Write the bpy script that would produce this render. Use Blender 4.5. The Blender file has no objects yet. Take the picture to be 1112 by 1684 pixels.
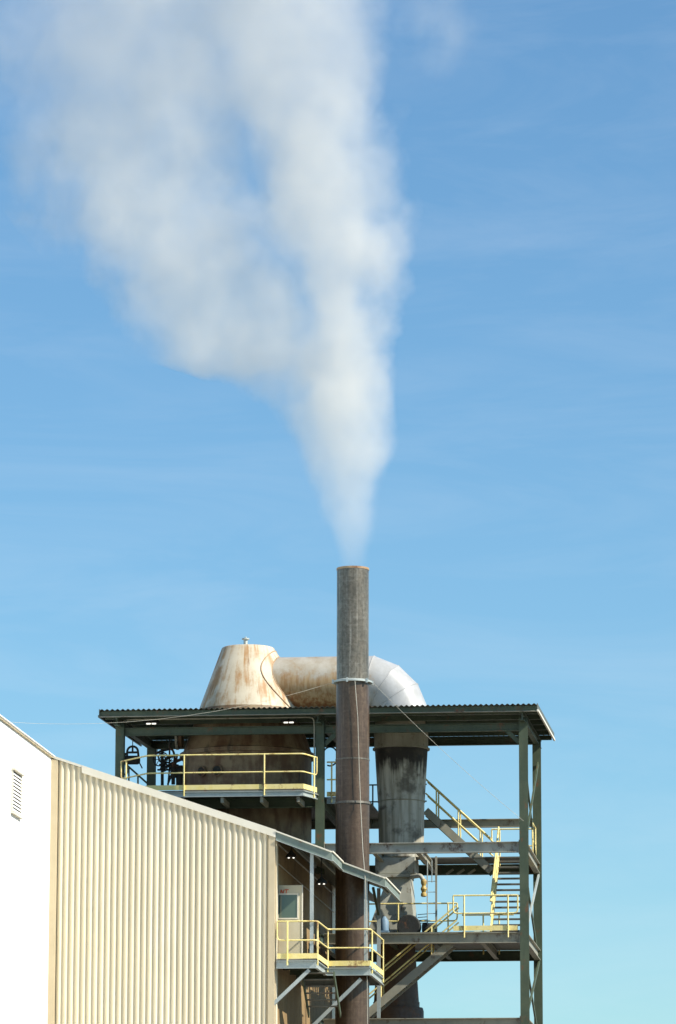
import bpy, bmesh, math, random
from math import radians, sin, cos, pi, sqrt, atan2
from mathutils import Vector, Matrix

random.seed(7)
S = bpy.context.scene
COL = S.collection

# ------------------------------------------------------------------ camera
FPX, W0, H0 = 7100.0, 1112.0, 1684.0
PITCH, YAW, ROLL = radians(10.83), radians(6.31), radians(0.12)
EYE = Vector((0.0, 0.0, 1.7))
RC = (Matrix.Rotation(YAW, 3, 'Z') @ Matrix.Rotation(pi / 2 + PITCH, 3, 'X') @ Matrix.Rotation(ROLL, 3, 'Z'))
cam_d = bpy.data.cameras.new('camera')
cam = bpy.data.objects.new('camera', cam_d)
COL.objects.link(cam)
cam.matrix_world = Matrix.Translation(EYE) @ RC.to_4x4()
cam_d.sensor_fit = 'VERTICAL'
cam_d.sensor_height = 36.0
cam_d.sensor_width = 24.0
cam_d.lens = FPX / H0 * 36.0
cam_d.clip_start = 1.0
cam_d.clip_end = 20000.0
S.camera = cam

# ------------------------------------------------------------------ sky, sun, exposure
SUN_AZ, SUN_EL = radians(107.0), radians(40.0)      # azimuth from +Y towards +X
SUNV = Vector((sin(SUN_AZ) * cos(SUN_EL), cos(SUN_AZ) * cos(SUN_EL), sin(SUN_EL)))
world = bpy.data.worlds.new('World')
S.world = world
world.use_nodes = True
wn, wl = world.node_tree.nodes, world.node_tree.links
wn.clear()
w_out = wn.new('ShaderNodeOutputWorld')
w_bg = wn.new('ShaderNodeBackground')
w_sky = wn.new('ShaderNodeTexSky')
w_sky.sky_type = 'NISHITA'
w_sky.sun_disc = False
w_sky.sun_elevation = SUN_EL
w_sky.sun_rotation = SUN_AZ
w_sky.altitude = 3000.0
w_sky.air_density = 1.7
w_sky.dust_density = 0.0
w_sky.ozone_density = 4.0
# thin high cirrus everywhere in the sky
w_tc = wn.new('ShaderNodeTexCoord')
w_mp = wn.new('ShaderNodeMapping')
w_mp.inputs['Rotation'].default_value = (0.0, radians(12), 0.0)
w_mp.inputs['Scale'].default_value = (9.0, 9.0, 48.0)
w_nz = wn.new('ShaderNodeTexNoise')
w_nz.inputs['Scale'].default_value = 1.0
w_nz.inputs['Detail'].default_value = 6.0
w_nz.inputs['Roughness'].default_value = 0.62
w_nz.inputs['Distortion'].default_value = 0.8
w_rp = wn.new('ShaderNodeMapRange')
w_rp.inputs['From Min'].default_value = 0.42
w_rp.inputs['From Max'].default_value = 0.85
w_rp.inputs['To Max'].default_value = 0.12
w_mx = wn.new('ShaderNodeMix')
w_mx.data_type = 'RGBA'
w_mx.inputs[7].default_value = (7.4, 7.6, 7.8, 1)
wl.new(w_tc.outputs['Generated'], w_mp.inputs['Vector'])
wl.new(w_mp.outputs['Vector'], w_nz.inputs['Vector'])
wl.new(w_nz.outputs['Fac'], w_rp.inputs['Value'])
wl.new(w_rp.outputs['Result'], w_mx.inputs[0])
w_tn = wn.new('ShaderNodeMix')                   # the film's cyan cast in the blue
w_tn.data_type = 'RGBA'
w_tn.blend_type = 'MULTIPLY'
w_tn.inputs[0].default_value = 1.0
w_tn.inputs[7].default_value = (0.72, 0.955, 1.035, 1)
wl.new(w_sky.outputs['Color'], w_tn.inputs[6])
wl.new(w_tn.outputs[2], w_mx.inputs[6])
wl.new(w_mx.outputs[2], w_bg.inputs['Color'])
w_bg.inputs['Strength'].default_value = 0.092
wl.new(w_bg.outputs['Background'], w_out.inputs['Surface'])

sun_d = bpy.data.lights.new('sun', 'SUN')
sun_d.energy = 5.0
sun_d.angle = radians(0.53)
sun_d.color = (1.0, 0.94, 0.84)
sun = bpy.data.objects.new('sun', sun_d)
COL.objects.link(sun)
sun.rotation_euler = SUNV.to_track_quat('Z', 'Y').to_euler()
sun.location = (20, 60, 60)

S.view_settings.view_transform = 'Standard'
S.view_settings.look = 'None'
S.view_settings.exposure = 0.55
S.view_settings.gamma = 1.0
S.view_settings.use_curve_mapping = False
S.cycles.volume_bounces = 2
S.cycles.max_bounces = 10
S.cycles.volume_step_rate = 0.25
S.cycles.volume_max_steps = 256


def at(px, py, Y):
    """point of the plane Y = const that the photograph shows at (px, py)"""
    d = RC @ Vector(((px - W0 / 2) / FPX, -(py - H0 / 2) / FPX, -1.0))
    return EYE + d * (Y / d.y)


def X(px, py, Y): return at(px, py, Y).x
def Z(px, py, Y): return at(px, py, Y).z


# ------------------------------------------------------------------ materials
def nodes_of(name):
    m = bpy.data.materials.new(name)
    m.use_nodes = True
    nt = m.node_tree
    return m, nt, nt.nodes, nt.links, nt.nodes['Principled BSDF']


def noise_at(nt, scale, vec_scale=(1, 1, 1), detail=5.0, rough=0.6, dist=0.0, off=(0, 0, 0)):
    n, l = nt.nodes, nt.links
    g = n.new('ShaderNodeNewGeometry')
    mp = n.new('ShaderNodeMapping')
    mp.inputs['Scale'].default_value = vec_scale
    mp.inputs['Location'].default_value = off
    nz = n.new('ShaderNodeTexNoise')
    nz.inputs['Scale'].default_value = scale
    nz.inputs['Detail'].default_value = detail
    nz.inputs['Roughness'].default_value = rough
    nz.inputs['Distortion'].default_value = dist
    l.new(g.outputs['Position'], mp.inputs['Vector'])
    l.new(mp.outputs['Vector'], nz.inputs['Vector'])
    return nz.outputs['Fac']


def remap(nt, sock, a, b, lo=0.0, hi=1.0, smooth=True):
    r = nt.nodes.new('ShaderNodeMapRange')
    if smooth:
        r.interpolation_type = 'SMOOTHSTEP'
    r.inputs['From Min'].default_value = a
    r.inputs['From Max'].default_value = b
    r.inputs['To Min'].default_value = lo
    r.inputs['To Max'].default_value = hi
    nt.links.new(sock, r.inputs['Value'])
    return r.outputs['Result']


def mixc(nt, fac, a, b):
    m = nt.nodes.new('ShaderNodeMix')
    m.data_type = 'RGBA'
    for sock, v in ((m.inputs[0], fac), (m.inputs[6], a), (m.inputs[7], b)):
        if hasattr(v, 'links') or isinstance(v, bpy.types.NodeSocket):
            nt.links.new(v, sock)
        elif isinstance(v, (int, float)):
            sock.default_value = v
        else:
            sock.default_value = (*v, 1.0)
    return m.outputs[2]


def mth(nt, op, a, b=None):
    m = nt.nodes.new('ShaderNodeMath')
    m.operation = op
    for i, v in enumerate((a, b)):
        if v is None:
            continue
        if isinstance(v, bpy.types.NodeSocket):
            nt.links.new(v, m.inputs[i])
        else:
            m.inputs[i].default_value = v
    return m.outputs[0]


def bump(nt, b, sock, strength=0.2, dist=0.02):
    bp = nt.nodes.new('ShaderNodeBump')
    bp.inputs['Strength'].default_value = strength
    bp.inputs['Distance'].default_value = dist
    nt.links.new(sock, bp.inputs['Height'])
    nt.links.new(bp.outputs['Normal'], b.inputs['Normal'])


def weathered(name, col, col2, rust=(0.16, 0.065, 0.025), rust_amt=0.0, streak=0.5, rough=0.55, metal=0.0,
              scale=1.6, streak_scale=(5.0, 5.0, 0.35), bmp=0.12, rand=0.0):
    """paint or metal with blotches, vertical run streaks and rust that follow the surface"""
    m, nt, n, l, b = nodes_of(name)
    f1 = remap(nt, noise_at(nt, scale, detail=6), 0.3, 0.7)
    c = mixc(nt, f1, col, col2)
    if streak > 0:
        f2 = remap(nt, noise_at(nt, 1.0, streak_scale, detail=4, off=(3, 1, 7)), 0.45, 0.75, 0.0, streak)
        dk = tuple(v * 0.5 for v in col2)
        c = mixc(nt, f2, c, dk)
    if rust_amt > 0:
        f3 = noise_at(nt, 2.6, (1, 1, 0.7), detail=8, rough=0.72, off=(11, 4, 2))
        f3 = remap(nt, f3, 0.62 - 0.22 * rust_amt, 0.74 - 0.16 * rust_amt)
        c = mixc(nt, f3, c, rust)
    if rand > 0:
        oi = n.new('ShaderNodeObjectInfo')
        dk2 = tuple(v * (1 - rand) for v in col)
        c = mixc(nt, remap(nt, oi.outputs['Random'], 0, 1, 0, 0.9, False), c, dk2)
    l.new(c, b.inputs['Base Color'])
    fr = noise_at(nt, 14.0, detail=4)
    l.new(remap(nt, fr, 0.3, 0.7, max(rough - 0.12, 0.05), min(rough + 0.15, 1.0)), b.inputs['Roughness'])
    b.inputs['Metallic'].default_value = metal
    if bmp > 0:
        bump(nt, b, noise_at(nt, 9.0, detail=6, rough=0.65), bmp, 0.02)
    return m


M = {}
M['green'] = weathered('green_steel_paint', (0.050, 0.072, 0.040), (0.078, 0.100, 0.056), rust_amt=0.25, streak=0.45)
M['greybeam'] = weathered('faded_beam_paint', (0.30, 0.31, 0.26), (0.42, 0.41, 0.35), rust=(0.10, 0.05, 0.03), rust_amt=0.55, streak=0.3)
M['greybeam2'] = weathered('dusty_beam_paint', (0.26, 0.25, 0.19), (0.34, 0.32, 0.24), rust=(0.12, 0.07, 0.04), rust_amt=0.3, streak=0.3)
M['galv'] = weathered('galvanised_steel', (0.36, 0.41, 0.39), (0.46, 0.50, 0.47), rust_amt=0.0, streak=0.2, rough=0.5, metal=0.25)
M['yellow'] = weathered('yellow_safety_paint', (0.82, 0.67, 0.23), (0.87, 0.74, 0.33), rust=(0.30, 0.16, 0.06), rust_amt=0.35, streak=0.12, rough=0.5, scale=4)
M['ochre'] = weathered('ochre_valve_paint', (0.40, 0.28, 0.07), (0.50, 0.36, 0.11), rust_amt=0.5, streak=0.3)
M['cream'] = weathered('cream_wall_paint', (0.75, 0.665, 0.475), (0.785, 0.705, 0.52), streak=0.14, rand=0.06, rough=0.6, scale=0.8, bmp=0.03)
M['trim'] = weathered('tan_trim_paint', (0.56, 0.46, 0.29), (0.61, 0.51, 0.33), streak=0.1, rough=0.55, bmp=0.02)
M['rake'] = weathered('pale_flashing_paint', (0.72, 0.67, 0.53), (0.78, 0.73, 0.60), streak=0.05, rough=0.55, bmp=0.02)
M['white'] = weathered('white_wall_paint', (0.83, 0.82, 0.78), (0.87, 0.86, 0.82), streak=0.05, rough=0.6, scale=0.5, bmp=0.02)
M['roofsheet'] = weathered('dull_roof_sheet', (0.11, 0.125, 0.10), (0.16, 0.165, 0.13), rust_amt=0.35, streak=0.2, rough=0.5, metal=0.3)
M['dark'] = weathered('dark_machinery_and_openings', (0.018, 0.02, 0.018), (0.032, 0.034, 0.028), rust_amt=0.3, streak=0.3, rough=0.8)  # also colours the openings, where black stands in for shade
M['wire'] = weathered('galvanised_wire', (0.42, 0.40, 0.32), (0.5, 0.48, 0.40), streak=0.0, bmp=0)
M['annex'] = weathered('stained_annex_wall', (0.24, 0.155, 0.065), (0.32, 0.22, 0.10), rust=(0.15, 0.085, 0.035), rust_amt=0.35, streak=0.4, rough=0.75, scale=0.9, streak_scale=(2.2, 1.6, 0.3))
M['door'] = weathered('tan_door_paint', (0.56, 0.50, 0.34), (0.62, 0.56, 0.40), streak=0.1, rough=0.5, bmp=0.02)
M['ground'] = weathered('gravel_yard', (0.10, 0.092, 0.078), (0.15, 0.135, 0.115), streak=0.0, rough=0.95, scale=0.15)
M['red'] = weathered('red_lettering', (0.62, 0.10, 0.03), (0.66, 0.14, 0.05), streak=0, bmp=0)
M['grating'] = weathered('deck_grating', (0.11, 0.11, 0.09), (0.15, 0.15, 0.12), rust_amt=0.4, streak=0)

m, nt, n, l, b = nodes_of('window_glass')
b.inputs['Base Color'].default_value = (0.10, 0.14, 0.10, 1)
b.inputs['Roughness'].default_value = 0.08
b.inputs['Specular IOR Level'].default_value = 0.8
M['glass'] = m

m, nt, n, l, b = nodes_of('lamp_bulb')
b.inputs['Base Color'].default_value = (0.9, 0.9, 0.85, 1)
b.inputs['Emission Color'].default_value = (1.0, 0.96, 0.85, 1)
b.inputs['Emission Strength'].default_value = 1.0
M['bulb'] = m


def stack_material(name, base, base2, light, rust):
    m, nt, n, l, b = nodes_of(name)
    c = mixc(nt, remap(nt, noise_at(nt, 1.4, (1, 1, 0.6), detail=7), 0.32, 0.68), base, base2)
    band = remap(nt, noise_at(nt, 1.0, (1.6, 1.6, 14.0), detail=5), 0.48, 0.75, 0, 0.22)
    c = mixc(nt, band, c, light)
    st = remap(nt, noise_at(nt, 1.0, (13, 13, 0.30), detail=5, off=(2, 9, 1)), 0.54, 0.70, 0, 0.55)
    c = mixc(nt, st, c, light)
    st2 = remap(nt, noise_at(nt, 1.0, (7, 7, 0.22), detail=5, off=(8, 3, 4)), 0.52, 0.70, 0, 0.7)
    c = mixc(nt, st2, c, rust)
    sp_ = remap(nt, noise_at(nt, 11.0, (1, 1, 0.8), detail=6, rough=0.7, off=(5, 5, 5)), 0.40, 0.66, 0, 0.55)
    c = mixc(nt, sp_, c, rust)
    l.new(c, b.inputs['Base Color'])
    b.inputs['Metallic'].default_value = 0.25
    l.new(remap(nt, noise_at(nt, 8.0, (1, 1, 0.4)), 0.3, 0.7, 0.28, 0.46), b.inputs['Roughness'])
    bump(nt, b, noise_at(nt, 6.0, (1, 1, 2.5), detail=6), 0.15, 0.02)
    return m


M['stack_up'] = stack_material('stack_grey_steel', (0.135, 0.12, 0.09), (0.21, 0.188, 0.145), (0.44, 0.41, 0.34), (0.055, 0.045, 0.03))
M['stack_low'] = stack_material('stack_brown_steel', (0.08, 0.052, 0.031), (0.112, 0.073, 0.045), (0.22, 0.16, 0.105), (0.052, 0.030, 0.018))


def vessel_material(name, centre, cream, cream2, rust, dark, rust_lo, rust_hi):
    """old painted shell with rust running down it, laid out round the shell's own axis"""
    m, nt, n, l, b = nodes_of(name)
    g = n.new('ShaderNodeNewGeometry')
    sub = n.new('ShaderNodeVectorMath')
    sub.operation = 'SUBTRACT'
    sub.inputs[1].default_value = centre
    l.new(g.outputs['Position'], sub.inputs[0])
    sp = n.new('ShaderNodeSeparateXYZ')
    l.new(sub.outputs[0], sp.inputs[0])
    ang = mth(nt, 'ARCTAN2', sp.outputs['X'], sp.outputs['Y'])
    cmb = n.new('ShaderNodeCombineXYZ')
    l.new(mth(nt, 'MULTIPLY', ang, 5.5), cmb.inputs['X'])
    l.new(mth(nt, 'MULTIPLY', sp.outputs['Z'], 0.55), cmb.inputs['Y'])
    nz = n.new('ShaderNodeTexNoise')
    nz.inputs['Scale'].default_value = 0.9
    nz.inputs['Detail'].default_value = 7
    nz.inputs['Roughness'].default_value = 0.62
    nz.inputs['Distortion'].default_value = 0.35
    l.new(cmb.outputs[0], nz.inputs['Vector'])
    blot = noise_at(nt, 1.5, detail=7, rough=0.65)
    c = mixc(nt, remap(nt, blot, 0.3, 0.7), cream, cream2)
    f = mth(nt, 'ADD', mth(nt, 'MULTIPLY', nz.outputs['Fac'], 0.65), mth(nt, 'MULTIPLY', blot, 0.35))
    c = mixc(nt, remap(nt, f, rust_lo, rust_hi, 0, 0.9), c, rust)
    nz2 = n.new('ShaderNodeTexNoise')
    nz2.inputs['Scale'].default_value = 1.9
    nz2.inputs['Detail'].default_value = 6
    l.new(cmb.outputs[0], nz2.inputs['Vector'])
    c = mixc(nt, remap(nt, nz2.outputs['Fac'], 0.60, 0.74, 0, 0.75), c, dark)
    l.new(c, b.inputs['Base Color'])
    b.inputs['Roughness'].default_value = 0.62
    bump(nt, b, noise_at(nt, 5.0, detail=7), 0.15, 0.03)
    return m


# ------------------------------------------------------------------ mesh helpers
def origin_of(o):
    v = Vector((0, 0, 0))
    while o is not None:
        v += o.location
        o = o.parent
    return v


class MB:
    def __init__(self):
        self.v, self.f, self.sm = [], [], []

    def add(self, verts, faces, smooth=False):
        k = len(self.v)
        self.v += [Vector(p) for p in verts]
        self.f += [tuple(i + k for i in f) for f in faces]
        self.sm += [smooth] * len(faces)
        return self

    def box(self, x0, x1, y0, y1, z0, z1):
        p = [(x, y, z) for z in (z0, z1) for y in (y0, y1) for x in (x0, x1)]
        return self.add(p, [(0, 2, 3, 1), (4, 5, 7, 6), (0, 1, 5, 4), (2, 6, 7, 3), (0, 4, 6, 2), (1, 3, 7, 5)])

    def frame(self, p, q, up=(0, 0, 1)):
        p, q, up = Vector(p), Vector(q), Vector(up)
        d = (q - p)
        L = d.length
        d.normalize()
        if abs(d.dot(up)) > 0.99:
            up = Vector((0, 1, 0))
        s = d.cross(up).normalized()
        u = s.cross(d).normalized()
        return p, d, s, u, L

    def bar(self, p, q, w, h, up=(0, 0, 1), so=0.0, uo=0.0):
        """bar from p to q, w across, h along up; so / uo shift it sideways / upwards"""
        p, d, s, u, L = self.frame(p, q, up)
        o = p + s * so + u * uo
        pts = [o + d * t + s * a * w / 2 + u * c * h / 2 for t in (0, L) for c in (-1, 1) for a in (-1, 1)]
        return self.add(pts, [(0, 1, 3, 2), (4, 6, 7, 5), (0, 4, 5, 1), (2, 3, 7, 6), (0, 2, 6, 4), (1, 5, 7, 3)])

    def ibeam(self, p, q, h, w, up=(0, 0, 1), tf=0.022, tw=0.016):
        self.bar(p, q, w, tf, up, uo=h / 2 - tf / 2)
        self.bar(p, q, w, tf, up, uo=-h / 2 + tf / 2)
        return self.bar(p, q, tw, h - 2 * tf - 0.002, up)

    def channel(self, p, q, h, w, up=(0, 0, 1), t=0.018, side=1):
        self.bar(p, q, w, t, up, uo=h / 2 - t / 2)
        self.bar(p, q, w, t, up, uo=-h / 2 + t / 2)
        return self.bar(p, q, t, h - 2 * t - 0.002, up, so=side * (w / 2 - t / 2))

    def tube(self, pts, r, n=8, cap=True, closed=False):
        pts = [Vector(p) for p in pts]
        N = len(pts)
        rings = []
        ref = None
        for i, p in enumerate(pts):
            if closed:
                d = (pts[(i + 1) % N] - pts[i - 1])
            elif i == 0:
                d = pts[1] - p
            elif i == N - 1:
                d = p - pts[i - 1]
            else:
                d = (pts[i + 1] - p).normalized() + (p - pts[i - 1]).normalized()
            d.normalize()
            if ref is None:
                ref = Vector((0, 0, 1)) if abs(d.z) < 0.9 else Vector((0, 1, 0))
            s = d.cross(ref)
            if s.length < 1e-4:
                s = d.cross(Vector((1, 0, 0)))
            s.normalize()
            u = s.cross(d).normalized()
            ref = u
            rings.append([p + s * r * cos(2 * pi * k / n) + u * r * sin(2 * pi * k / n) for k in range(n)])
        vs = [v for rg in rings for v in rg]
        fs = []
        for i in range(N if closed else N - 1):
            j = (i + 1) % N
            for k in range(n):
                fs.append((i * n + k, i * n + (k + 1) % n, j * n + (k + 1) % n, j * n + k))
        self.add(vs, fs, True)
        if cap and not closed:
            k0 = len(self.v) - len(vs)
            self.f += [tuple(k0 + k for k in reversed(range(n))), tuple(k0 + (N - 1) * n + k for k in range(n))]
            self.sm += [False, False]
        return self

    def lathe(self, c, prof, n=48, axis='Z', cap=(True, True)):
        """prof: (r, h) along the axis from c"""
        c = Vector(c)
        A = {'Z': ((1, 0, 0), (0, 1, 0), (0, 0, 1)), 'X': ((0, 1, 0), (0, 0, 1), (1, 0, 0)), 'Y': ((0, 0, 1), (1, 0, 0), (0, 1, 0))}[axis]
        a, bb, d = (Vector(v) for v in A)
        vs, fs = [], []
        for r, h in prof:
            for k in range(n):
                t = 2 * pi * k / n
                vs.append(c + d * h + a * r * cos(t) + bb * r * sin(t))
        for i in range(len(prof) - 1):
            for k in range(n):
                fs.append((i * n + k, i * n + (k + 1) % n, (i + 1) * n + (k + 1) % n, (i + 1) * n + k))
        self.add(vs, fs, True)
        k0 = len(self.v) - len(vs)
        if cap[0]:
            self.f.append(tuple(k0 + k for k in reversed(range(n)))); self.sm.append(False)
        if cap[1]:
            e = k0 + (len(prof) - 1) * n
            self.f.append(tuple(e + k for k in range(n))); self.sm.append(False)
        return self

    def prism(self, poly, d):
        """polygon (3-D points) pushed along d"""
        poly = [Vector(p) for p in poly]
        d = Vector(d)
        N = len(poly)
        vs = poly + [p + d for p in poly]
        fs = [tuple(reversed(range(N))), tuple(range(N, 2 * N))]
        fs += [(i, (i + 1) % N, N + (i + 1) % N, N + i) for i in range(N)]
        return self.add(vs, fs)

    def build(self, name, mat, parent=None, bevel=0.0):
        me = bpy.data.meshes.new(name)
        o = bpy.data.objects.new(name, me)
        if parent is None and getattr(self, 'loc', None):
            o.location = self.loc
        off = origin_of(parent) if parent else Vector(o.location)
        me.from_pydata([v - off for v in self.v], [], self.f)
        me.polygons.foreach_set('use_smooth', self.sm)
        bm = bmesh.new()
        bm.from_mesh(me)
        bmesh.ops.recalc_face_normals(bm, faces=bm.faces)
        bm.to_mesh(me)
        bm.free()
        me.materials.append(M[mat] if isinstance(mat, str) else mat)
        COL.objects.link(o)
        o.parent = parent
        if any(self.sm):
            for e in me.edges:
                pass
            try:
                me.set_sharp_from_angle(angle=radians(38))
            except Exception:
                pass
        if bevel > 0:
            bv = o.modifiers.new('edge', 'BEVEL')
            bv.width = bevel
            bv.segments = 1
            bv.limit_method = 'ANGLE'
        return o


def thing(name, label, cat, loc=(0, 0, 0), group=None):
    o = bpy.data.objects.new(name, None)
    o.empty_display_size = 0.3
    COL.objects.link(o)
    o.location = loc
    return tag(o, label, cat, group)


def tag(o, label, cat, group=None):
    o['label'] = label
    o['category'] = cat
    if group:
        o['group'] = group
    return o


def struct(o):
    o['kind'] = 'structure'
    return o


# ------------------------------------------------------------------ ground
gm = MB()
gm.add([(-6000, -2000, 0), (6000, -2000, 0), (6000, 9000, 0), (-6000, 9000, 0)], [(0, 1, 2, 3)])
struct(gm.build('ground', 'ground'))

# ------------------------------------------------------------------ metal building on the left
YB, YBK = 122.0, 137.3                         # front of the ribbed gable wall, back of the building
bx = X(84.5, 1260, YB)                         # inner corner with the white wing
bx0, bx1 = X(97, 1250, YB), X(452, 1370, YB)
zA, zE_ = Z(92, 1246, YB), Z(452, 1366, YB)    # rake line
slope = (zE_ - zA) / (bx1 - X(92, 1246, YB))


def rake(x): return zA + slope * (x - X(92, 1246, YB))


bld = thing('metal_building', 'cream metal building with ribbed gable wall and bright white side wing', 'building', (bx, YB, 0))
w = MB()
w.prism([(bx + 0.02, YB + 0.12, 0), (bx1 - 0.01, YB + 0.12, 0), (bx1 - 0.01, YB + 0.12, rake(bx1) - 0.06), (bx + 0.02, YB + 0.12, rake(bx) - 0.06)], (0, YBK - YB - 0.12, 0))
w.build('wall', 'cream', bld)
r = MB()
r.prism([(bx - 0.05, YB + 0.03, rake(bx)), (bx1 + 0.03, YB + 0.03, rake(bx1 + 0.03)), (bx1 + 0.03, YB + 0.03, rake(bx1) - 0.05), (bx - 0.05, YB + 0.03, rake(bx - 0.05) - 0.05)], (0, YBK - YB + 0.2, 0))
r.build('roof', 'roofsheet', bld)
# ribbed cladding, sheet by sheet
PITCHR = (X(441, 1500, YB) - bx0) / 35.0
prof = [(0.0, 0.065), (0.16, 0.065), (0.44, 0.0), (0.62, 0.0), (1.0, 0.065)]   # groove, left flank, crest, right flank
cuts = [0, 5, 10, 15, 20, 25, 30, 35]
for a, c_ in zip(cuts, cuts[1:]):
    mb = MB()
    pts = []
    for k in range(a, c_):
        for u, dpt in prof[:-1]:
            pts.append((bx0 + (k + u) * PITCHR, YB + dpt))
    pts.append((bx0 + c_ * PITCHR, YB + 0.065))
    vs, fs = [], []
    for x, y in pts:
        vs += [(x, y, 0.1), (x, y, rake(x) - 0.05)]
    for i in range(len(pts) - 1):
        fs.append((2 * i, 2 * i + 2, 2 * i + 3, 2 * i + 1))
    mb.add(vs, fs)
    mb.build('cladding_sheet', 'cream', bld)
# corner trims
MB().box(bx + 0.004, bx0 - 0.02, YB - 0.02, YB + 0.1, 0, rake(bx0) - 0.02).build('corner_trim', 'trim', bld)
MB().box(X(441, 1500, YB) + 0.006, bx1 + 0.012, YB - 0.025, YB + 0.1, 0, rake(bx1) - 0.05).build('corner_trim', 'trim', bld)
MB().box(bx1 - 0.008, bx1 + 0.02, YB + 0.102, YBK + 0.01, 0, rake(bx1) - 0.06).build('side_wall', 'annex', bld)
MB().box(bx1 - 0.006, bx1 + 0.05, YB + 0.103, YB + 0.42, 0, rake(bx1) - 0.061).build('corner_trim', 'cream', bld)
MB().box(bx1 - 0.006, bx1 + 0.05, YBK - 0.9, YBK + 0.012, 0, rake(bx1) - 0.061).build('corner_trim', 'cream', bld)
# rake flashing: a thin upper run and a deeper lower run
xs = X(135, 1262, YB)
for xa, xb_, d0, yo, nm in ((bx - 0.02, xs + 0.03, 0.07, -0.03, 'rake_flashing'), (xs, bx1 + 0.03, 0.22, -0.05, 'rake_flashing')):
    mb = MB()
    mb.prism([(xa, YB + yo, rake(xa) + 0.03), (xb_, YB + yo, rake(xb_) + 0.03), (xb_, YB + yo, rake(xb_) + 0.03 - d0), (xa, YB + yo, rake(xa) + 0.03 - d0)], (0, 0.07, 0))
    mb.build(nm, 'rake', bld)
# white wing running towards the camera
zw = Z(84.5, 1247, YB)
wg = MB()
wg.box(bx - 16, bx, 84.0, YBK, 0, zw)
wg.build('wing_wall', 'white', bld)
es = MB()
P_ = 0.16
npt = int((YBK - 84.0) / P_ * 4)
vs, fs = [], []
for i in range(npt + 1):
    y = 84.0 + i * P_ / 4
    dz = (0.0, 0.03, 0.05, 0.03)[i % 4]
    for (xx, zz) in ((bx + 0.09, zw - 0.01), (bx - 8.0, zw + 2.6)):
        vs += [(xx, y, zz + dz + 0.045), (xx, y, zz + dz + 0.035)]
for i in range(npt):
    k = 4 * i
    fs += [(k, k + 4, k + 6, k + 2), (k + 1, k + 3, k + 7, k + 5), (k, k + 1, k + 5, k + 4)]
es.add(vs, fs)
es.build('wing_roof', 'white', bld)
MB().box(bx - 0.3, bx + 0.06, 84.0, YBK, zw + 0.001, zw + 0.03).build('eave_board', 'trim', bld)
# louvre in the white wing
ly0, ly1 = 115.8, 117.2
lz0, lz1 = Z(27, 1343, 117.0), Z(27, 1275, 117.0)
fr = MB()
fr.box(bx, bx + 0.05, ly0, ly0 + 0.07, lz0, lz1).box(bx, bx + 0.05, ly1 - 0.07, ly1, lz0, lz1)
fr.box(bx, bx + 0.12, ly0 - 0.02, ly1 + 0.02, lz1, lz1 + 0.05).box(bx, bx + 0.09, ly0 - 0.02, ly1 + 0.02, lz0 - 0.05, lz0)
lf = fr.build('louvre_vent', 'rake', bld)
lf['label'] = 'white louvred vent in the wing wall'
MB().box(bx - 0.1, bx + 0.004, ly0 + 0.07, ly1 - 0.07, lz0, lz1).build('vent_dark_backing', 'dark', lf)  # dark block in the uncut wall, coloured as shade behind the slats
ns = 11
for i in range(ns):
    z = lz0 + 0.03 + (lz1 - lz0 - 0.06) * (i + 0.5) / ns
    a = (lz1 - lz0) / ns
    MB().bar((bx + 0.03, ly0 + 0.075, z), (bx + 0.03, ly1 - 0.075, z), 0.012, a * 0.86, up=(-0.42, 0, 0.9)).build('slat', 'white', lf)

# ------------------------------------------------------------------ door standing open on the side wall
YD = 122.75
zDk = Z(485, 1577, YB)                          # platform floor
dx0, dx1 = bx1 + 0.024, X(496.5, 1500, YD)
dz1 = Z(480, 1456, YD)
dr = MB().box(dx0, dx1, YD - 0.07, YD - 0.005, zDk + 0.02, dz1)
do = dr.build('door', 'door', bld, bevel=0.008)
do['label'] = 'tan door standing open, with a window and red letters'
MB().box(bx1 + 0.021, bx1 + 0.03, YD + 0.05, YD + 0.85, zDk + 0.02, dz1).build('dark_doorway_panel', 'dark', bld)  # thin dark panel on the uncut wall, coloured as the shaded opening
fx0, fx1 = X(459, 1490, YD), X(489.5, 1490, YD)
fz0, fz1 = Z(475, 1510, YD), Z(475, 1472, YD)
MB().box(fx0, fx1, YD - 0.085, YD - 0.0705, fz0, fz1).build('pane', 'glass', do)
t = 0.04
wf = MB()
wf.box(fx0 - t, fx0, YD - 0.1, YD - 0.0705, fz0 - t, fz1 + t).box(fx1, fx1 + t, YD - 0.1, YD - 0.0705, fz0 - t, fz1 + t)
wf.box(fx0, fx1, YD - 0.1, YD - 0.0705, fz0 - t, fz0).box(fx0, fx1, YD - 0.1, YD - 0.0705, fz1, fz1 + t)
wf.build('window_frame', 'rake', do)
MB().box(dx1 + 0.002, dx1 + 0.03, YD - 0.085, YD + 0.01, zDk + 0.02, dz1).build('edge_strip', 'rake', do)
# the red lettering above the pane, as strokes
lx, lz_, lh = X(462, 1467, YD), Z(465, 1471.0, YD), 0.13
lt = MB()
yl = YD - 0.0755


def stroke(p, q, wd=0.026): lt.bar((p[0], yl, p[1]), (q[0], yl, q[1]), 0.006, wd, up=(0.31, 0, 0.95))


for (a, c_) in (((0, 0), (0.02, 1)), ((0.02, 1), (0.075, 0)), ((0.075, 0), (0.10, 1)), ((0.155, 0), (0.175, 1))):
    lt.tube([(lx + a[0], yl, lz_ + a[1] * lh), (lx + c_[0], yl, lz_ + c_[1] * lh)], 0.014, 6)
lt.tube([(lx + 0.125, yl, lz_ + lh), (lx + 0.235, yl, lz_ + lh)], 0.014, 6)
lt.build('lettering', 'red', do)
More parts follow.
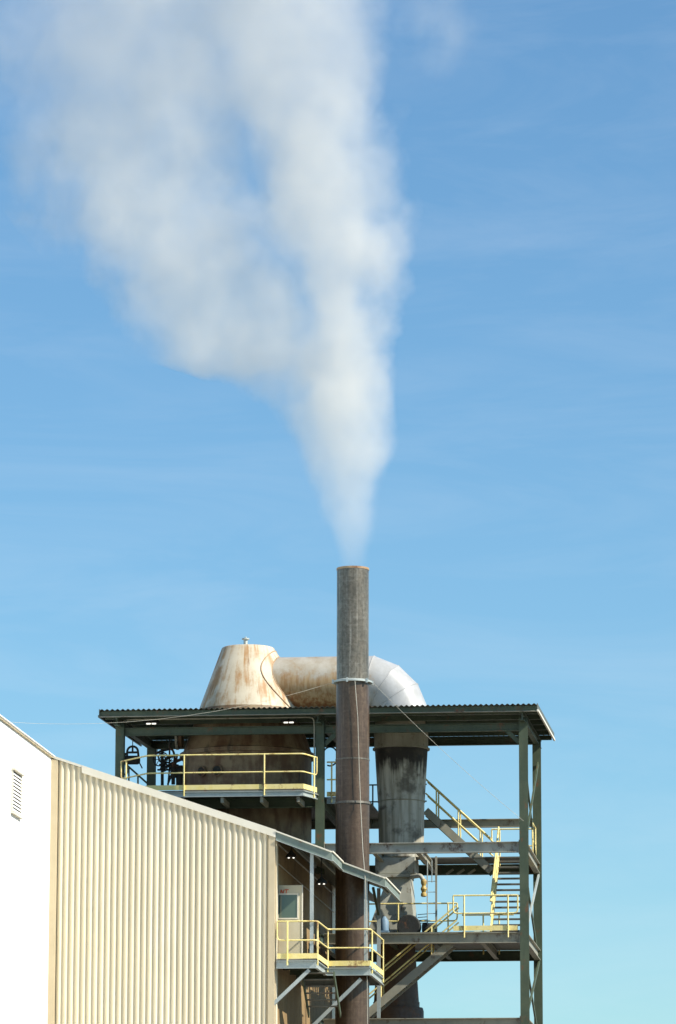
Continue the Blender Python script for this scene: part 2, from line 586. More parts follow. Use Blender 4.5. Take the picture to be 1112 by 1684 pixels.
# thin conduits along the side wall
zcd = Z(470, 1430, YB + 2)
for zq, rq in ((Z(466, 1427, 123.5), 0.02), (Z(466, 1395, 123.5), 0.025)):
    MB().tube([(bx1 + 0.05, YB + 0.5, zq), (bx1 + 0.05, YBK - 0.4, zq)], rq, 6).build('conduit', 'wire', bld)

# ------------------------------------------------------------------ guard rails
RR = 0.024


def rounded(pts, rad=0.12):
    """polyline with its inner corners rounded"""
    pts = [Vector(p) for p in pts]
    out = [pts[0]]
    for a, p, c_ in zip(pts, pts[1:], pts[2:]):
        d1, d2 = (a - p), (c_ - p)
        k = min(rad, d1.length * 0.45, d2.length * 0.45)
        p1, p2 = p + d1.normalized() * k, p + d2.normalized() * k
        for t_ in (0, 0.33, 0.67, 1.0):
            out.append((p1 * (1 - t_) + p * t_) * (1 - t_) + (p * (1 - t_) + p2 * t_) * t_)
    out.append(pts[-1])
    return out


def guard(parent, path, z, posts, toe=True, loop=(False, False), h=1.07, mid=0.53, mat='yellow', post_drop=0.18, toe_h=0.15):
    """top rail (the part), mid rail, posts and toe plate (its pieces) along path [(x, y), ...]"""
    top = [(x, y, z + h) for x, y in path]
    mids = [(x, y, z + mid) for x, y in path]
    g = MB().tube(rounded(top), RR, 8).build('guard_rail', mat, parent)
    line = list(mids)
    if loop[0]:
        line = [top[0]] + line
    if loop[1]:
        line = line + [top[-1]]
    MB().tube(rounded(line), RR * 0.95, 8).build('mid_rail', mat, g)
    for x, y in posts:
        MB().tube([(x, y, z - post_drop), (x, y, z + h)], RR * 1.05, 8).build('post', mat, g)
    if toe:
        for (xa, ya), (xb_, yb_) in zip(path, path[1:]):
            MB().bar((xa, ya + 0.02, z + toe_h / 2 + 0.01), (xb_, yb_ + 0.02, z + toe_h / 2 + 0.01), 0.012, toe_h).build('toe_plate', mat, g)
    return g


# ------------------------------------------------------------------ access platform and canopy
Y2 = 124.55
plat = thing('access_platform', 'steel platform with yellow rails outside the open door', 'platform', (bx1, YB, zDk))
pa0, pa1 = X(449, 1580, YB), X(520, 1580, YB)
pb0, pb1 = X(538, 1592, Y2), X(609, 1592, Y2)
YPE = 128.2
th = 0.05
dk = MB().box(bx1 + 0.06, pa1, YB + 0.02, YPE, zDk - th, zDk - 0.006)
dk.box(pa1 + 0.002, pb1 - 0.02, Y2 + 0.02, YPE, zDk - th, zDk - 0.006)
dk.build('deck', 'grating', plat)
chz = zDk - 0.16
for p, q in (((bx1 + 0.06, YB, chz), (pa1, YB, chz)), ((pa1, YB + 0.02, chz), (pa1, Y2, chz)), ((pb0 - 0.1, Y2, chz), (pb1, Y2, chz)),
             ((pb1, Y2 + 0.02, chz), (pb1, YPE, chz)), ((bx1 + 0.06, YPE, chz), (pb1, YPE, chz))):
    MB().channel(p, q, 0.22, 0.08, side=-1).build('edge_beam', 'galv', plat)
for yy in (YB + 0.8, YB + 1.6, YB + 3.2, YB + 4.8):
    MB().bar((bx1 + 0.06, yy, zDk - 0.12), (pa1 - 0.05, yy, zDk - 0.12), 0.05, 0.13).build('joist', 'green', plat)
for xx in (0.35, 0.7):
    MB().bar((pb0 + xx, Y2 + 0.05, zDk - 0.12), (pb0 + xx, YPE, zDk - 0.12), 0.05, 0.13).build('joist', 'green', plat)
p0 = (X(456, 1540, YB), YB)
guard(plat, [p0, (pa1 + 0.03, YB), (pb0 + 0.02, Y2), (pb1, Y2), (pb1 + 0.02, YPE)], zDk,
      [(X(473, 1540, YB), YB - 0.02), (pa1 + 0.03, YB + 0.1), (pb0 + 0.02, Y2), (pb1 + 0.01, Y2 + 0.4), (pb1 + 0.02, YPE - 0.1)], loop=(True, False))
# slanting braces down to the wall
MB().bar(at(509, 1595, YB + 0.05), at(449, 1652, YB + 0.05), 0.09, 0.1, up=(0.7, 0, 0.7)).build('brace', 'galv', plat)
MB().bar(at(594, 1610, Y2 + 0.05), at(512, 1690, Y2 + 0.05), 0.09, 0.1, up=(0.7, 0, 0.7)).build('brace', 'galv', plat)

can = thing('canopy', 'stepped lean-to canopy sloping down over the access platform', 'canopy', (bx1, YB, zDk))
cx1 = X(544, 1400, YB)
Y3 = 124.75
cx2 = X(631.5, 1441, Y3)
YC = 129.2
cs = (Z(544, 1400, YB) - Z(453, 1366, YB)) / (cx1 - bx1)


def cz(x): return Z(453, 1366, YB) + cs * (x - bx1)


xm = X(562, 1419, Y3)
# roof slabs
for (xa, xb_, ya, yb_) in ((bx1 + 0.03, cx1, YB + 0.03, YBK), (cx1 + 0.004, cx2, Y3 + 0.03, YC)):
    mb = MB()
    mb.prism([(xa, ya, cz(xa) - 0.03), (xb_, ya, cz(xb_) - 0.03), (xb_, ya, cz(xb_) - 0.06), (xa, ya, cz(xa) - 0.06)], (0, yb_ - ya, 0))
    mb.build('roof_panel', 'roofsheet', can)
fh = 0.25


def fascia(xa, ya, xb_, yb_):
    d = Vector((xb_ - xa, yb_ - ya, 0)).normalized()
    nrm = Vector((d.y, -d.x, 0)) * 0.03
    mb = MB()
    mb.prism([(xa, ya, cz(xa) - 0.028), (xb_, yb_, cz(xb_) - 0.028), (xb_, yb_, cz(xb_) - fh), (xa, ya, cz(xa) - fh)], nrm)
    f = mb.build('fascia', 'greenfascia', can)
    mb = MB()
    n2 = nrm * 2.4
    mb.prism([(xa, ya, cz(xa) + 0.015), (xb_, yb_, cz(xb_) + 0.015), (xb_, yb_, cz(xb_) - 0.027), (xa, ya, cz(xa) - 0.027)], n2)
    mb.build('drip_edge', 'rake', f)
    mb = MB()
    mb.prism([(xa, ya, cz(xa) - fh - 0.002), (xb_, yb_, cz(xb_) - fh - 0.002), (xb_, yb_, cz(xb_) - fh - 0.02), (xa, ya, cz(xa) - fh - 0.02)], n2)
    mb.build('lower_lip', 'galv', f)


M['greenfascia'] = weathered('green_grey_fascia', (0.16, 0.21, 0.18), (0.21, 0.25, 0.21), rust_amt=0.1, streak=0.3)
fascia(bx1 + 0.03, YB, cx1, YB)
fascia(cx1, YB + 0.001, cx1, Y3)
fascia(cx1 + 0.002, Y3, cx2, Y3)
fascia(cx2, Y3 + 0.001, cx2, YC)
for x in (bx1 + 0.35, bx1 + 1.0, cx1 - 0.15):
    MB().bar((x, YB + 0.05, cz(x) - 0.12), (x, YC - 0.05, cz(x) - 0.12), 0.05, 0.12).build('purlin', 'galv', can)
for x in (xm + 0.3, xm + 0.95):
    MB().bar((x, Y3 + 0.05, cz(x) - 0.12), (x, YC - 0.05, cz(x) - 0.12), 0.05, 0.12).build('purlin', 'galv', can)
for (px, y, zb) in ((513, YB + 0.12, zDk), (602, Y3 + 0.12, zDk), (623, YC - 0.3, zDk - 1.0)):
    x = X(px, 1480, y)
    MB().channel((x, y, zb - 0.18), (x, y, cz(x) - 0.1), 0.11, 0.10, up=(0, 1, 0)).build('post', 'galv', can)
x = X(623, 1480, YC - 0.3)
MB().bar((x, YC - 0.33, cz(x) - 0.9), (x - 0.1, YC - 1.0, cz(x) - 0.15), 0.07, 0.07).build('knee_brace', 'green', can)

# little flight of steps under the platform
st = thing('steps', 'short flight of dark grated steps hanging under the access platform', 'stairs', (bx1 + 0.9, YB + 1.0, zDk - 1.2))
sx0, sx1 = X(500, 1620, YB + 1), X(549, 1620, YB + 1)
for i in range(6):
    z = zDk - 0.32 - i * 0.17
    y = YB + 0.7 + i * 0.27
    MB().box(sx0, sx1, y, y + 0.25, z - 0.03, z).build('tread', 'grating', st)
for xx in (sx0 - 0.03, sx1 + 0.03):
    MB().bar((xx, YB + 0.75, zDk - 0.36), (xx, YB + 2.5, zDk - 1.42), 0.04, 0.16).build('stringer', 'green', st)

# ------------------------------------------------------------------ steel tower
YF, YR = 130.0, 136.3
ZB = Z(370, 1299, 128.5)
ZC = Z(740, 1385.5, YF)
ZD = Z(740, 1534, YF)
ZE = Z(740, 1674.5, YF)
YE0, YE1 = 129.2, 137.6
zr0 = Z(523, 1164, YE0)
zr1 = Z(575, 1213, YE1)
rsl = (zr1 - zr0) / (YE1 - YE0)


def rz(y): return zr0 + rsl * (y - YE0)


xl, xmid, xr = X(197, 1300, YF), X(526.5, 1300, YF), X(862, 1400, YF)
tw = thing('steel_tower', 'tall dark green steel frame tower with corrugated roof, decks and yellow rails', 'tower', (xmid, YF, 0))
CW = 0.26
for x in (xl, xmid, xr):
    for y in (YF, YR):
        zb0 = cz(x) - 0.25 if (x == xmid and y == YF) else 0.0
        mb = MB().ibeam((x, y, zb0), (x, y, rz(y) - 0.3), CW, CW, up=(0, 1, 0))
        mb.build('column', 'green', tw)
BH = 0.32


def xbeam(xa, xb_, y, ztop, h=BH, w_=0.2, mat='green', nm='beam'):
    return MB().ibeam((xa, y, ztop - h / 2), (xb_, y, ztop - h / 2), h, w_).build(nm, mat, tw)


def ybeam(x, ya, yb_, ztop, h=BH, w_=0.18, mat='green', nm='beam'):
    return MB().ibeam((x, ya, ztop - h / 2), (x, yb_, ztop - h / 2), h, w_).build(nm, mat, tw)


g2 = CW / 2 + 0.004
for (xa, xb_) in ((xl + g2, xmid - g2), (xmid + g2, xr - g2)):
    xbeam(xa, xb_, YR, ZB - 0.05, 0.26, 0.2, 'greybeam2')
    xbeam(xa, xb_, YR, ZC)
    xbeam(xa, xb_, YR, ZD)
    xbeam(xa, xb_, YR, ZE)
xbeam(xl + g2, xmid - g2, YF, ZB - 0.08, 0.3)
for z, mt in ((ZC, 'greybeam'), (ZD, 'greybeam2'), (ZE, 'greybeam2')):
    xbeam(xmid + g2, xr - g2, YF, z, BH, 0.2, mt)
xbeam(xl + g2, xmid - g2, YF, ZC)
for x in (xl, xmid, xr):
    for z in (ZB - 0.05, ZC, ZD, ZE):
        if not (x == xr and z == ZB - 0.05):
            ybeam(x, YF + g2, YR - g2, z, mat='greybeam2' if x == xr else 'green')
for px in (614, 686):
    ybeam(X(px, 1403, YF), YF + 0.11, YR - 0.11, ZC - 0.04, 0.24, 0.14, 'greybeam2', 'joist')
for px in (640, 712, 792):
    ybeam(X(px, 1550, YF), YF + 0.11, YR - 0.11, ZD - 0.04, 0.24, 0.14, 'greybeam2' if px == 792 else 'green', 'joist')
for x in (xmid, xr):
    for z in (ZC, ZD, ZE):
        if x == xmid and z != ZC:
            continue
        sg = 1 if x == xmid else -1
        MB().box(*sorted((x + sg * 0.136, x + sg * 0.155)), YF - 0.12, YF + 0.12, z - BH - 0.05, z + 0.05).build('end_plate', 'greybeam2', tw)
# side and end bracing
def brace(p, q, mat='green', w_=0.11, nm='brace'):
    return MB().bar(p, q, 0.05, w_).build(nm, mat, tw)


for i, (zt, zb_) in enumerate(((rz(YF) - 0.9, ZC), (ZC - 0.35, ZD), (ZD - 0.35, ZE), (ZE - 0.35, ZE - 3.2))):
    brace((xr - 0.04, YF + 0.15, zt), (xr - 0.04, YR - 0.15, zb_ + 0.1), 'green', 0.12)
    brace((xr + 0.05, YR - 0.15, zt), (xr + 0.05, YF + 0.15, zb_ + 0.1), 'galv' if i == 1 else 'green', 0.12)
# knee braces under the roof
for (x, sgn) in ((xmid, 1), (xr, -1), (xl, 1)):
    if x != xl:
        brace((x + sgn * 0.13, YF, rz(YF) - 1.05), (x + sgn * 0.75, YF, rz(YF) - 0.45), 'green', 0.13, 'knee_brace')
for x in (xl, xr):
    brace((x, YF + 0.13, rz(YF) - 1.0), (x, YF + 0.75, rz(YF) - 0.42), 'green', 0.12, 'knee_brace')

# roof: rafters, purlins, fascia, corrugated sheets
rx0, rx1 = X(164, 1166, YE0), X(883, 1160, YE0)
rf = MB()
rf.prism([(rx0, YE0 + 0.05, rz(YE0 + 0.05) - 0.02), (rx1, YE0 + 0.05, rz(YE0 + 0.05) - 0.02), (rx1, YE0 + 0.05, rz(YE0 + 0.05) - 0.165), (rx0, YE0 + 0.05, rz(YE0 + 0.05) - 0.165)], (0, 0.05, 0))
rfo = rf.build('roof', 'green', tw)
rfo['label'] = 'corrugated shed roof on dark green purlins'
MB().box(rx0, rx1, YE0 + 0.02, YE0 + 0.14, rz(YE0) - 0.19, rz(YE0) - 0.17).build('lower_lip', 'greybeam2', rfo)
NP = 6
for i in range(NP):
    y = YE0 + 0.75 + (YE1 - YE0 - 0.95) * i / (NP - 1)
    MB().channel((rx0 + 0.05, y, rz(y) - 0.11), (rx1 - 0.05, y, rz(y) - 0.11), 0.15, 0.07).build('purlin', 'green', rfo)
for x in (xl, xmid, xr):
    MB().ibeam((x, YE0 + 0.12, rz(YE0 + 0.12) - 0.32), (x, YE1 - 0.05, rz(YE1) - 0.32), 0.26, 0.16).build('rafter', 'green', rfo)
xbeam(xl, xr, YF + 0.001, rz(YF) - 0.46, 0.24, 0.16, nm='eave_beam')
xbeam(xl, xr, YR, rz(YR) - 0.2, 0.24, 0.16, nm='eave_beam')
for x in (rx0, rx1):
    mb = MB()
    sgn = 1 if x > 0 or x == rx1 else -1
    mb.prism([(x, YE0, rz(YE0) + 0.05), (x, YE1, rz(YE1) + 0.05), (x, YE1, rz(YE1) - 0.13), (x, YE0, rz(YE0) - 0.13)], (0.02 * sgn, 0, 0))
    f = mb.build('gable_trim', 'roofsheet', rfo)
    mb = MB()
    mb.prism([(x, YE0, rz(YE0) - 0.132), (x, YE1, rz(YE1) - 0.132), (x, YE1, rz(YE1) - 0.2), (x, YE0, rz(YE0) - 0.2)], (0.05 * sgn, 0, 0))
    mb.build('gable_angle', 'rake' if x == rx1 else 'roofsheet', f)
NR = 83
RP = (rx1 - rx0) / NR
for a in range(0, NR, 6):
    e = min(a + 6, NR)
    mb = MB()
    vs, fs = [], []
    seg = 8
    tot = (e - a) * seg
    for i in range(tot + 1):
        x = rx0 + (a + i / seg) * RP
        dz = 0.028 * (1 - cos(2 * pi * i / seg)) / 2 * 1.6
        for y in (YE0 - 0.06, YE1 + 0.06):
            vs += [(x, y, rz(y) + dz), (x, y, rz(y) + dz - 0.008)]
    for i in range(tot):
        k = 4 * i
        fs += [(k, k + 4, k + 6, k + 2), (k + 1, k + 3, k + 7, k + 5), (k, k + 1, k + 5, k + 4), (k + 2, k + 6, k + 7, k + 3)]
    mb.add(vs, fs, True)
    mb.build('roof_sheet', 'roofsheet', rfo)

# upper deck round the vessel
YU = 128.5
u0, u1 = X(243, 1295, YU), X(499, 1292, YU)
ul, ur = X(199, 1300, 129.7), X(521, 1300, 129.4)
VC = at(407, 1240, 133.2)
VR = 105 / 53.3
mb = MB()
outer = [(ul, YR), (ul, 129.7), (u0, YU), (u1, YU), (ur, 129.4), (ur + 0.02, YF + 0.5), (X(602, 1340, YF + 0.5), YF + 0.5), (X(602, 1340, YF + 0.5), YR)]
mb.prism([(x, y, ZB - 0.045) for x, y in outer], (0, 0, 0.04))
mb.build('deck', 'grating', tw)
for p, q in (((u0, YU, ZB - 0.13), (u1, YU, ZB - 0.13)), ((u0 - 0.003, YU + 0.01, ZB - 0.13), (ul, 129.7, ZB - 0.13)), ((u1 + 0.003, YU + 0.01, ZB - 0.13), (ur, 129.4, ZB - 0.13)),
             ((xmid + 0.15, YF + 0.5, ZB - 0.13), (X(602, 1340, YF + 0.5), YF + 0.5, ZB - 0.13))):
    MB().channel(p, q, 0.16, 0.07, side=-1).build('edge_channel', 'galv', tw)
for px in (300, 365, 430, 490):
    x = X(px, 1310, YU)
    MB().bar((x, YU + 0.05, ZB - 0.30), (x, YF - 0.1, ZB - 0.30), 0.09, 0.16).build('deck_bracket', 'greybeam2', tw)
guard(tw, [(ul - 0.01, 129.75), (u0, YU - 0.02), (u1, YU - 0.02), (ur, 129.4)], ZB,
      [(X(208, 1260, 129.5), 129.45), (X(303, 1260, YU), YU - 0.03), (X(435, 1260, YU), YU - 0.03), (ur - 0.06, 129.2)], loop=(True, True))
guard(tw, [(xmid + 0.15, YF + 0.5), (X(602, 1340, YF + 0.5), YF + 0.5)], ZB, [(xmid + 0.3, YF + 0.5)])
guard(tw, [(X(575, 1280, YR - 0.1), YR - 0.15), (X(702, 1280, YR - 0.1), YR - 0.15)], ZB, [(X(614, 1280, YR), YR - 0.15), (X(640, 1280, YR), YR - 0.15)], mat='green', toe=False)

yc_ = YF - 0.16
zc_ = Z(400, 1181, yc_)
MB().tube(rounded([(xl + 0.2, yc_, zc_ - 0.1), (xl + 0.25, yc_, zc_), (xmid - 0.17, yc_, zc_), (xmid - 0.15, yc_, ZB + 0.3)], 0.15), 0.022, 8).build('conduit', 'greybeam2', tw)
# lower deck (D), landing (C)
xe = xr - 0.1
mb = MB()
mb.box(X(608, 1530, YF), xe, YF + 0.13, YR - 0.12, ZD + 0.003, ZD + 0.04)
mb.build('deck', 'grating', tw)
x6 = X(812, 1390, 134.6)
mb = MB().box(X(690, 1430, 134.6), xr - 0.14, 134.4, YR - 0.14, ZC + 0.004, ZC + 0.04)
mb.build('landing', 'grating', tw)
zd = ZD + 0.04
gx0, gx1 = X(746, 1500, YF), X(852, 1500, YF)
guard(tw, [(gx0, YF - 0.12), (gx1, YF - 0.12)], zd, [(X(764, 1500, YF), YF - 0.13), (X(836, 1500, YF), YF - 0.13)], loop=(True, True), post_drop=0.2)
guard(tw, [(X(606, 1500, YF + 2.2), YF + 2.2), (X(752, 1500, YF + 2.2), YF + 2.2)], zd, [(X(655, 1500, YF + 2.2), YF + 2.2), (X(737, 1500, YF + 2.2), YF + 2.2)], toe=False, loop=(False, True))
guard(tw, [(X(760, 1500, YR - 0.3), YR - 0.3), (X(845, 1500, YR - 0.3), YR - 0.3)], zd, [(X(796, 1500, YR), YR - 0.3), (X(822, 1500, YR), YR - 0.3)], toe=False)
zc = ZC + 0.04
guard(tw, [(X(809, 1400, 136.2), 136.2), (xr, 136.2)], zc, [(X(822, 1400, 136.2), 136.2)], toe=False, loop=(True, False))
xq = X(876, 1390, 134.6)
guard(tw, [(xq, 134.5), (xq, 136.1)], zc, [(xq, 134.6), (xq, 136.0)], toe=True, loop=(True, False))

# ------------------------------------------------------------------ stairs
def flight(name, label, bot, top, width, axis, steps, rails=(True, True), smat='greybeam2', rmat='yellow', railposts=2, r0=0.0, r1=1.0, sh=0.24):
    """straight flight from bot to top; axis 'X' or 'Y' is its run, width spreads along the other axis"""
    bot, top = Vector(bot), Vector(top)
    t_ = thing(name, label, 'stairs', bot, 'tower stairs')
    wv = Vector((0, width, 0)) if axis == 'X' else Vector((width, 0, 0))
    d = top - bot
    for k in (0, 1):
        MB().bar(bot + wv * k, top + wv * k, 0.05, sh).build('stringer', smat if not isinstance(smat, tuple) else smat[k], t_)
    for i in range(steps):
        c = bot + d * ((i + 0.5) / steps)
        e = 0.04
        if axis == 'X':
            MB().box(c.x - 0.13, c.x + 0.13, bot.y + e, bot.y + width - e, c.z - 0.02, c.z + 0.02).build('tread', 'grating', t_)
        else:
            MB().box(bot.x + e, bot.x + width - e, c.y - 0.13, c.y + 0.13, c.z - 0.02, c.z + 0.02).build('tread', 'grating', t_)
    up = Vector((0, 0, 1.0))
    for k in (0, 1):
        if not rails[k]:
            continue
        a, c = bot + d * r0 + wv * k, bot + d * r1 + wv * k
        h = MB().tube([a + up, c + up], RR * 1.1, 8).build('handrail', rmat, t_)
        MB().tube([a + up * 0.55, c + up * 0.55], RR, 8).build('mid_rail', rmat, h)
        for j in range(railposts):
            p = a + (c - a) * ((j + 0.5) / railposts)
            MB().tube([p, p + up], RR, 8).build('post', rmat, h)
    return t_


# front flight, up from behind the smokestack to the lower deck
yA = YF + 0.35
b0 = at(585, 1684, yA); t0 = at(742, 1551, yA)
flight('stair_flight', 'long grey stair flight with yellow rails climbing up from behind the smokestack', (b0.x, yA, b0.z), (t0.x, yA, t0.z), 0.75, 'X', 14, r1=1.06)
# upper flight from the vessel deck down to the landing
yU = 134.5
b1 = at(808, 1432, yU); t1 = at(700, 1333, yU)
flight('stair_flight', 'shaded stair flight with yellow rails beside the vertical duct under the roof', (b1.x, yU, b1.z), (t1.x, yU, t1.z), 0.8, 'X', 8, railposts=3, smat=('greybeam2', 'green'))
# rear flight coming down towards the camera from the landing
b2 = at(808, 1532, 131.2); t2x = X(822, 1425, 134.5)
fl = flight('stair_flight', 'steep flight of open treads behind the right column with yellow stringer', (b2.x, 131.0, zd), (b2.x, 134.5, ZC - 0.02), 0.92, 'Y', 13, smat='yellow', rails=(True, False), railposts=2)

# ------------------------------------------------------------------ reactor vessel
zr = Z(407, 1066, 133.2)
zc1 = Z(407, 1240, 133.2)
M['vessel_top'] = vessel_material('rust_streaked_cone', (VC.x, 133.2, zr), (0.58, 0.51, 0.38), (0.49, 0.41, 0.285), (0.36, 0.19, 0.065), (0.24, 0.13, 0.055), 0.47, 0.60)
M['vessel_low'] = vessel_material('rusted_shaded_vessel_shell', (VC.x, 133.2, zr), (0.30, 0.22, 0.12), (0.17, 0.11, 0.055), (0.13, 0.062, 0.026), (0.05, 0.032, 0.018), 0.42, 0.60)  # rustier than the cone, and darkened for the shade under the roof
vs_ = thing('reactor_vessel', 'huge rust-streaked conical vessel rising through the tower roof', 'vessel', (VC.x, 133.2, 0))
c = (VC.x, 133.2, 0)
zmid = Z(407, 1170, 133.2)
k = (108 - 44) / (1240 - 1066.0)
rt, rm, rb = 44 / 53.3, (44 + k * 104) / 53.3, 108 / 53.3
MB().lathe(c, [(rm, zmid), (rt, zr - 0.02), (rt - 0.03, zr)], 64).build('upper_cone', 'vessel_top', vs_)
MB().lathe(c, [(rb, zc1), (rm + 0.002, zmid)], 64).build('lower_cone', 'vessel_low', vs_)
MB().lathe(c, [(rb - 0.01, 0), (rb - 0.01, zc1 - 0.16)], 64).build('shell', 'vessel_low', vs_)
MB().lathe(c, [(rb + 0.10, zc1 - 0.16), (rb + 0.10, zc1 - 0.03), (rb + 0.01, zc1 - 0.0)], 64).build('flange', 'vessel_low', vs_)
vp = at(404, 1064, 133.0)
MB().lathe((vp.x, 133.0, zr - 0.03), [(0.065, 0), (0.065, 0.27), (0.12, 0.275), (0.12, 0.31), (0.03, 0.312), (0.03, 0.36)], 16).build('vent_pipe', 'galv', vs_)
for px in (332, 359):
    p = at(px, 1268, 131.4)
    dy = sqrt(max((rb) ** 2 - (p.x - VC.x) ** 2, 0.01))
    yv = 133.2 - dy
    nrm = Vector((p.x - VC.x, -dy, 0)).normalized()
    q = Vector((p.x, yv, p.z))
    h_ = MB().tube([q - nrm * 0.1, q + nrm * 0.07], 0.14, 20).build('hand_hole', 'dark', vs_)  # solid plug, blackened to stand in for shade inside the hole
    ring = [q + nrm * 0.05 + Vector((-nrm.y, nrm.x, 0)) * 0.16 * cos(a) + Vector((0, 0, 1)) * 0.16 * sin(a) for a in [2 * pi * i / 20 for i in range(20)]]
    MB().tube(ring, 0.025, 6, closed=True).build('rim', 'vessel_low', h_)
# side nozzle with a big round flange seen edge-on
nz_ = at(294, 1216, 132.6)
MB().lathe((VC.x - rb + 0.1, 132.3, nz_.z), [(0.30, 0.0), (0.30, nz_.x - (VC.x - rb + 0.1) + 0.05)], 24, 'X').build('nozzle', 'vessel_low', vs_)
fl_ = MB().lathe((nz_.x - 0.03, 132.3, nz_.z), [(0.37, 0.0), (0.37, 0.07)], 28, 'X').build('nozzle_flange', 'greybeam2', vs_)
for i in range(12):
    a = 2 * pi * i / 12
    MB().box(nz_.x - 0.07, nz_.x + 0.07, 132.3 + 0.32 * cos(a) - 0.02, 132.3 + 0.32 * cos(a) + 0.02, nz_.z + 0.32 * sin(a) - 0.02, nz_.z + 0.32 * sin(a) + 0.02).build('bolt', 'dark', fl_)

# ------------------------------------------------------------------ exhaust duct
YX = 133.2
dz_ = Z(540, 1124, YX)
dr_ = 45 / 53.3
dxv = X(660, 1200, YX)


def duct_material():
    m, nt, n, l, b = nodes_of('silver_duct_with_rust')
    g = n.new('ShaderNodeNewGeometry')
    sp = n.new('ShaderNodeSeparateXYZ')
    l.new(g.outputs['Position'], sp.inputs[0])
    low = remap(nt, sp.outputs['Z'], dz_ + 0.45, dz_ - 0.75, 0, 1, False)
    left = remap(nt, sp.outputs['X'], dxv - 0.7, dxv - 1.5, 0, 1, False)
    nz1 = noise_at(nt, 2.2, (1, 1, 0.8), detail=7, rough=0.68)
    run = noise_at(nt, 1.0, (9, 9, 0.7), detail=5)
    f = mth(nt, 'ADD', mth(nt, 'MULTIPLY', mth(nt, 'MULTIPLY', low, left), 0.36), mth(nt, 'MULTIPLY', left, 0.05))
    f = mth(nt, 'ADD', f, mth(nt, 'MULTIPLY', nz1, 0.5))
    f = mth(nt, 'ADD', f, mth(nt, 'MULTIPLY', run, 0.22))
    silver = mixc(nt, remap(nt, nz1, 0.35, 0.65), (0.44, 0.445, 0.44), (0.36, 0.36, 0.345))
    silver = mixc(nt, mth(nt, 'MULTIPLY', left, 0.85), silver, mixc(nt, remap(nt, nz1, 0.3, 0.7), (0.44, 0.40, 0.32), (0.34, 0.28, 0.19)))
    tan_ = mixc(nt, remap(nt, run, 0.35, 0.65), (0.42, 0.30, 0.16), (0.31, 0.18, 0.075))
    c = mixc(nt, remap(nt, f, 0.44, 0.60), silver, tan_)
    c = mixc(nt, remap(nt, f, 0.66, 0.80), c, (0.22, 0.09, 0.03))
    l.new(c, b.inputs['Base Color'])
    b.inputs['Metallic'].default_value = 0.0
    l.new(remap(nt, f, 0.45, 0.7, 0.38, 0.75), b.inputs['Roughness'])
    bump(nt, b, noise_at(nt, 4.0, detail=6), 0.12, 0.03)
    return m


M['pedestal'] = weathered('dark_brown_pedestal', (0.075, 0.05, 0.035), (0.11, 0.075, 0.05), rust_amt=0.4, streak=0.5)
M['rim'] = weathered('rusted_stack_rim', (0.36, 0.22, 0.11), (0.46, 0.32, 0.18), rust_amt=0.5, streak=0)
M['duct'] = duct_material()
M['duct_low'] = weathered('sooty_duct_plate', (0.27, 0.245, 0.17), (0.34, 0.31, 0.22), rust=(0.12, 0.08, 0.045), rust_amt=0.3, streak=0.75, rough=0.6, streak_scale=(8, 8, 0.25))

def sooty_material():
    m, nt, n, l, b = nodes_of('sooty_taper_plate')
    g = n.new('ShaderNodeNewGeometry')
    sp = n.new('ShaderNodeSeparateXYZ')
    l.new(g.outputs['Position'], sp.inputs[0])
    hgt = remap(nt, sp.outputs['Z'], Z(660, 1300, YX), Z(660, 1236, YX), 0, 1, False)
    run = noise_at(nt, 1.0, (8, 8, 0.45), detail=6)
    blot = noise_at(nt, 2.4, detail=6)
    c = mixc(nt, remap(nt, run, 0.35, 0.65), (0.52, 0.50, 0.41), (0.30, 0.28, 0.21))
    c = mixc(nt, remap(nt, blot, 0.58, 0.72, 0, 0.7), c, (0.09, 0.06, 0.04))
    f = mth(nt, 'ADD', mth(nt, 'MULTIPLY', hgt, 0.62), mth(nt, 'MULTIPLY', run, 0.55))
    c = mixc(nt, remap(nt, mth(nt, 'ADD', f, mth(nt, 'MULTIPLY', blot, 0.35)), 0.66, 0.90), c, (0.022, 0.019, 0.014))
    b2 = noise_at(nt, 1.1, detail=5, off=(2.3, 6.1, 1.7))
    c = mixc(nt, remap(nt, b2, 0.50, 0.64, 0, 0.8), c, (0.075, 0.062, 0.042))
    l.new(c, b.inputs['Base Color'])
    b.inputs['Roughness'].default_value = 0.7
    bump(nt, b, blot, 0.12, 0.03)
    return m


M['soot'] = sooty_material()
du = thing('exhaust_duct', 'wide silver and rusty duct from cone, elbowing down through the tower', 'duct', (dxv, YX, 0))
xel = dxv - 1.25                                 # where the elbow starts
MB().lathe((VC.x + 0.35, YX, dz_), [(dr_, 0), (dr_, xel - VC.x - 0.35)], 48, 'X').build('horizontal_run', 'duct', du)
# saddle collar on the cone, slightly wider than the run
# (follows the joint of duct and cone)
ring1, ring2 = [], []
kk = k
for i in range(64):
    a = 2 * pi * i / 64
    yy, zz = 0.95 * cos(a), dz_ + 0.95 * sin(a)
    for rr_, lst, out in ((dr_ + 0.012, ring1, 0.07), (dr_ + 0.2, ring2, 0.02)):
        yy, zz = rr_ * cos(a), dz_ + rr_ * sin(a)
        zq = min(zz, zr - 0.02)
        rc = rt + (zr - zq) * (rb - rt) / (zr - zc1)
        xx = sqrt(max(rc * rc - yy * yy, 0.0))
        lst.append((VC.x + xx + out, YX + yy, zq))
mb = MB()
vs = ring1 + ring2
mb.add(vs, [(i, (i + 1) % 64, 64 + (i + 1) % 64, 64 + i) for i in range(64)], True)
sc_ = mb.build('saddle_collar', 'vessel_top', du)
MB().tube(ring2, 0.016, 6, closed=True).build('weld_bead', 'rim', sc_)
MB().tube(ring1, 0.016, 6, closed=True).build('weld_bead', 'rim', sc_)
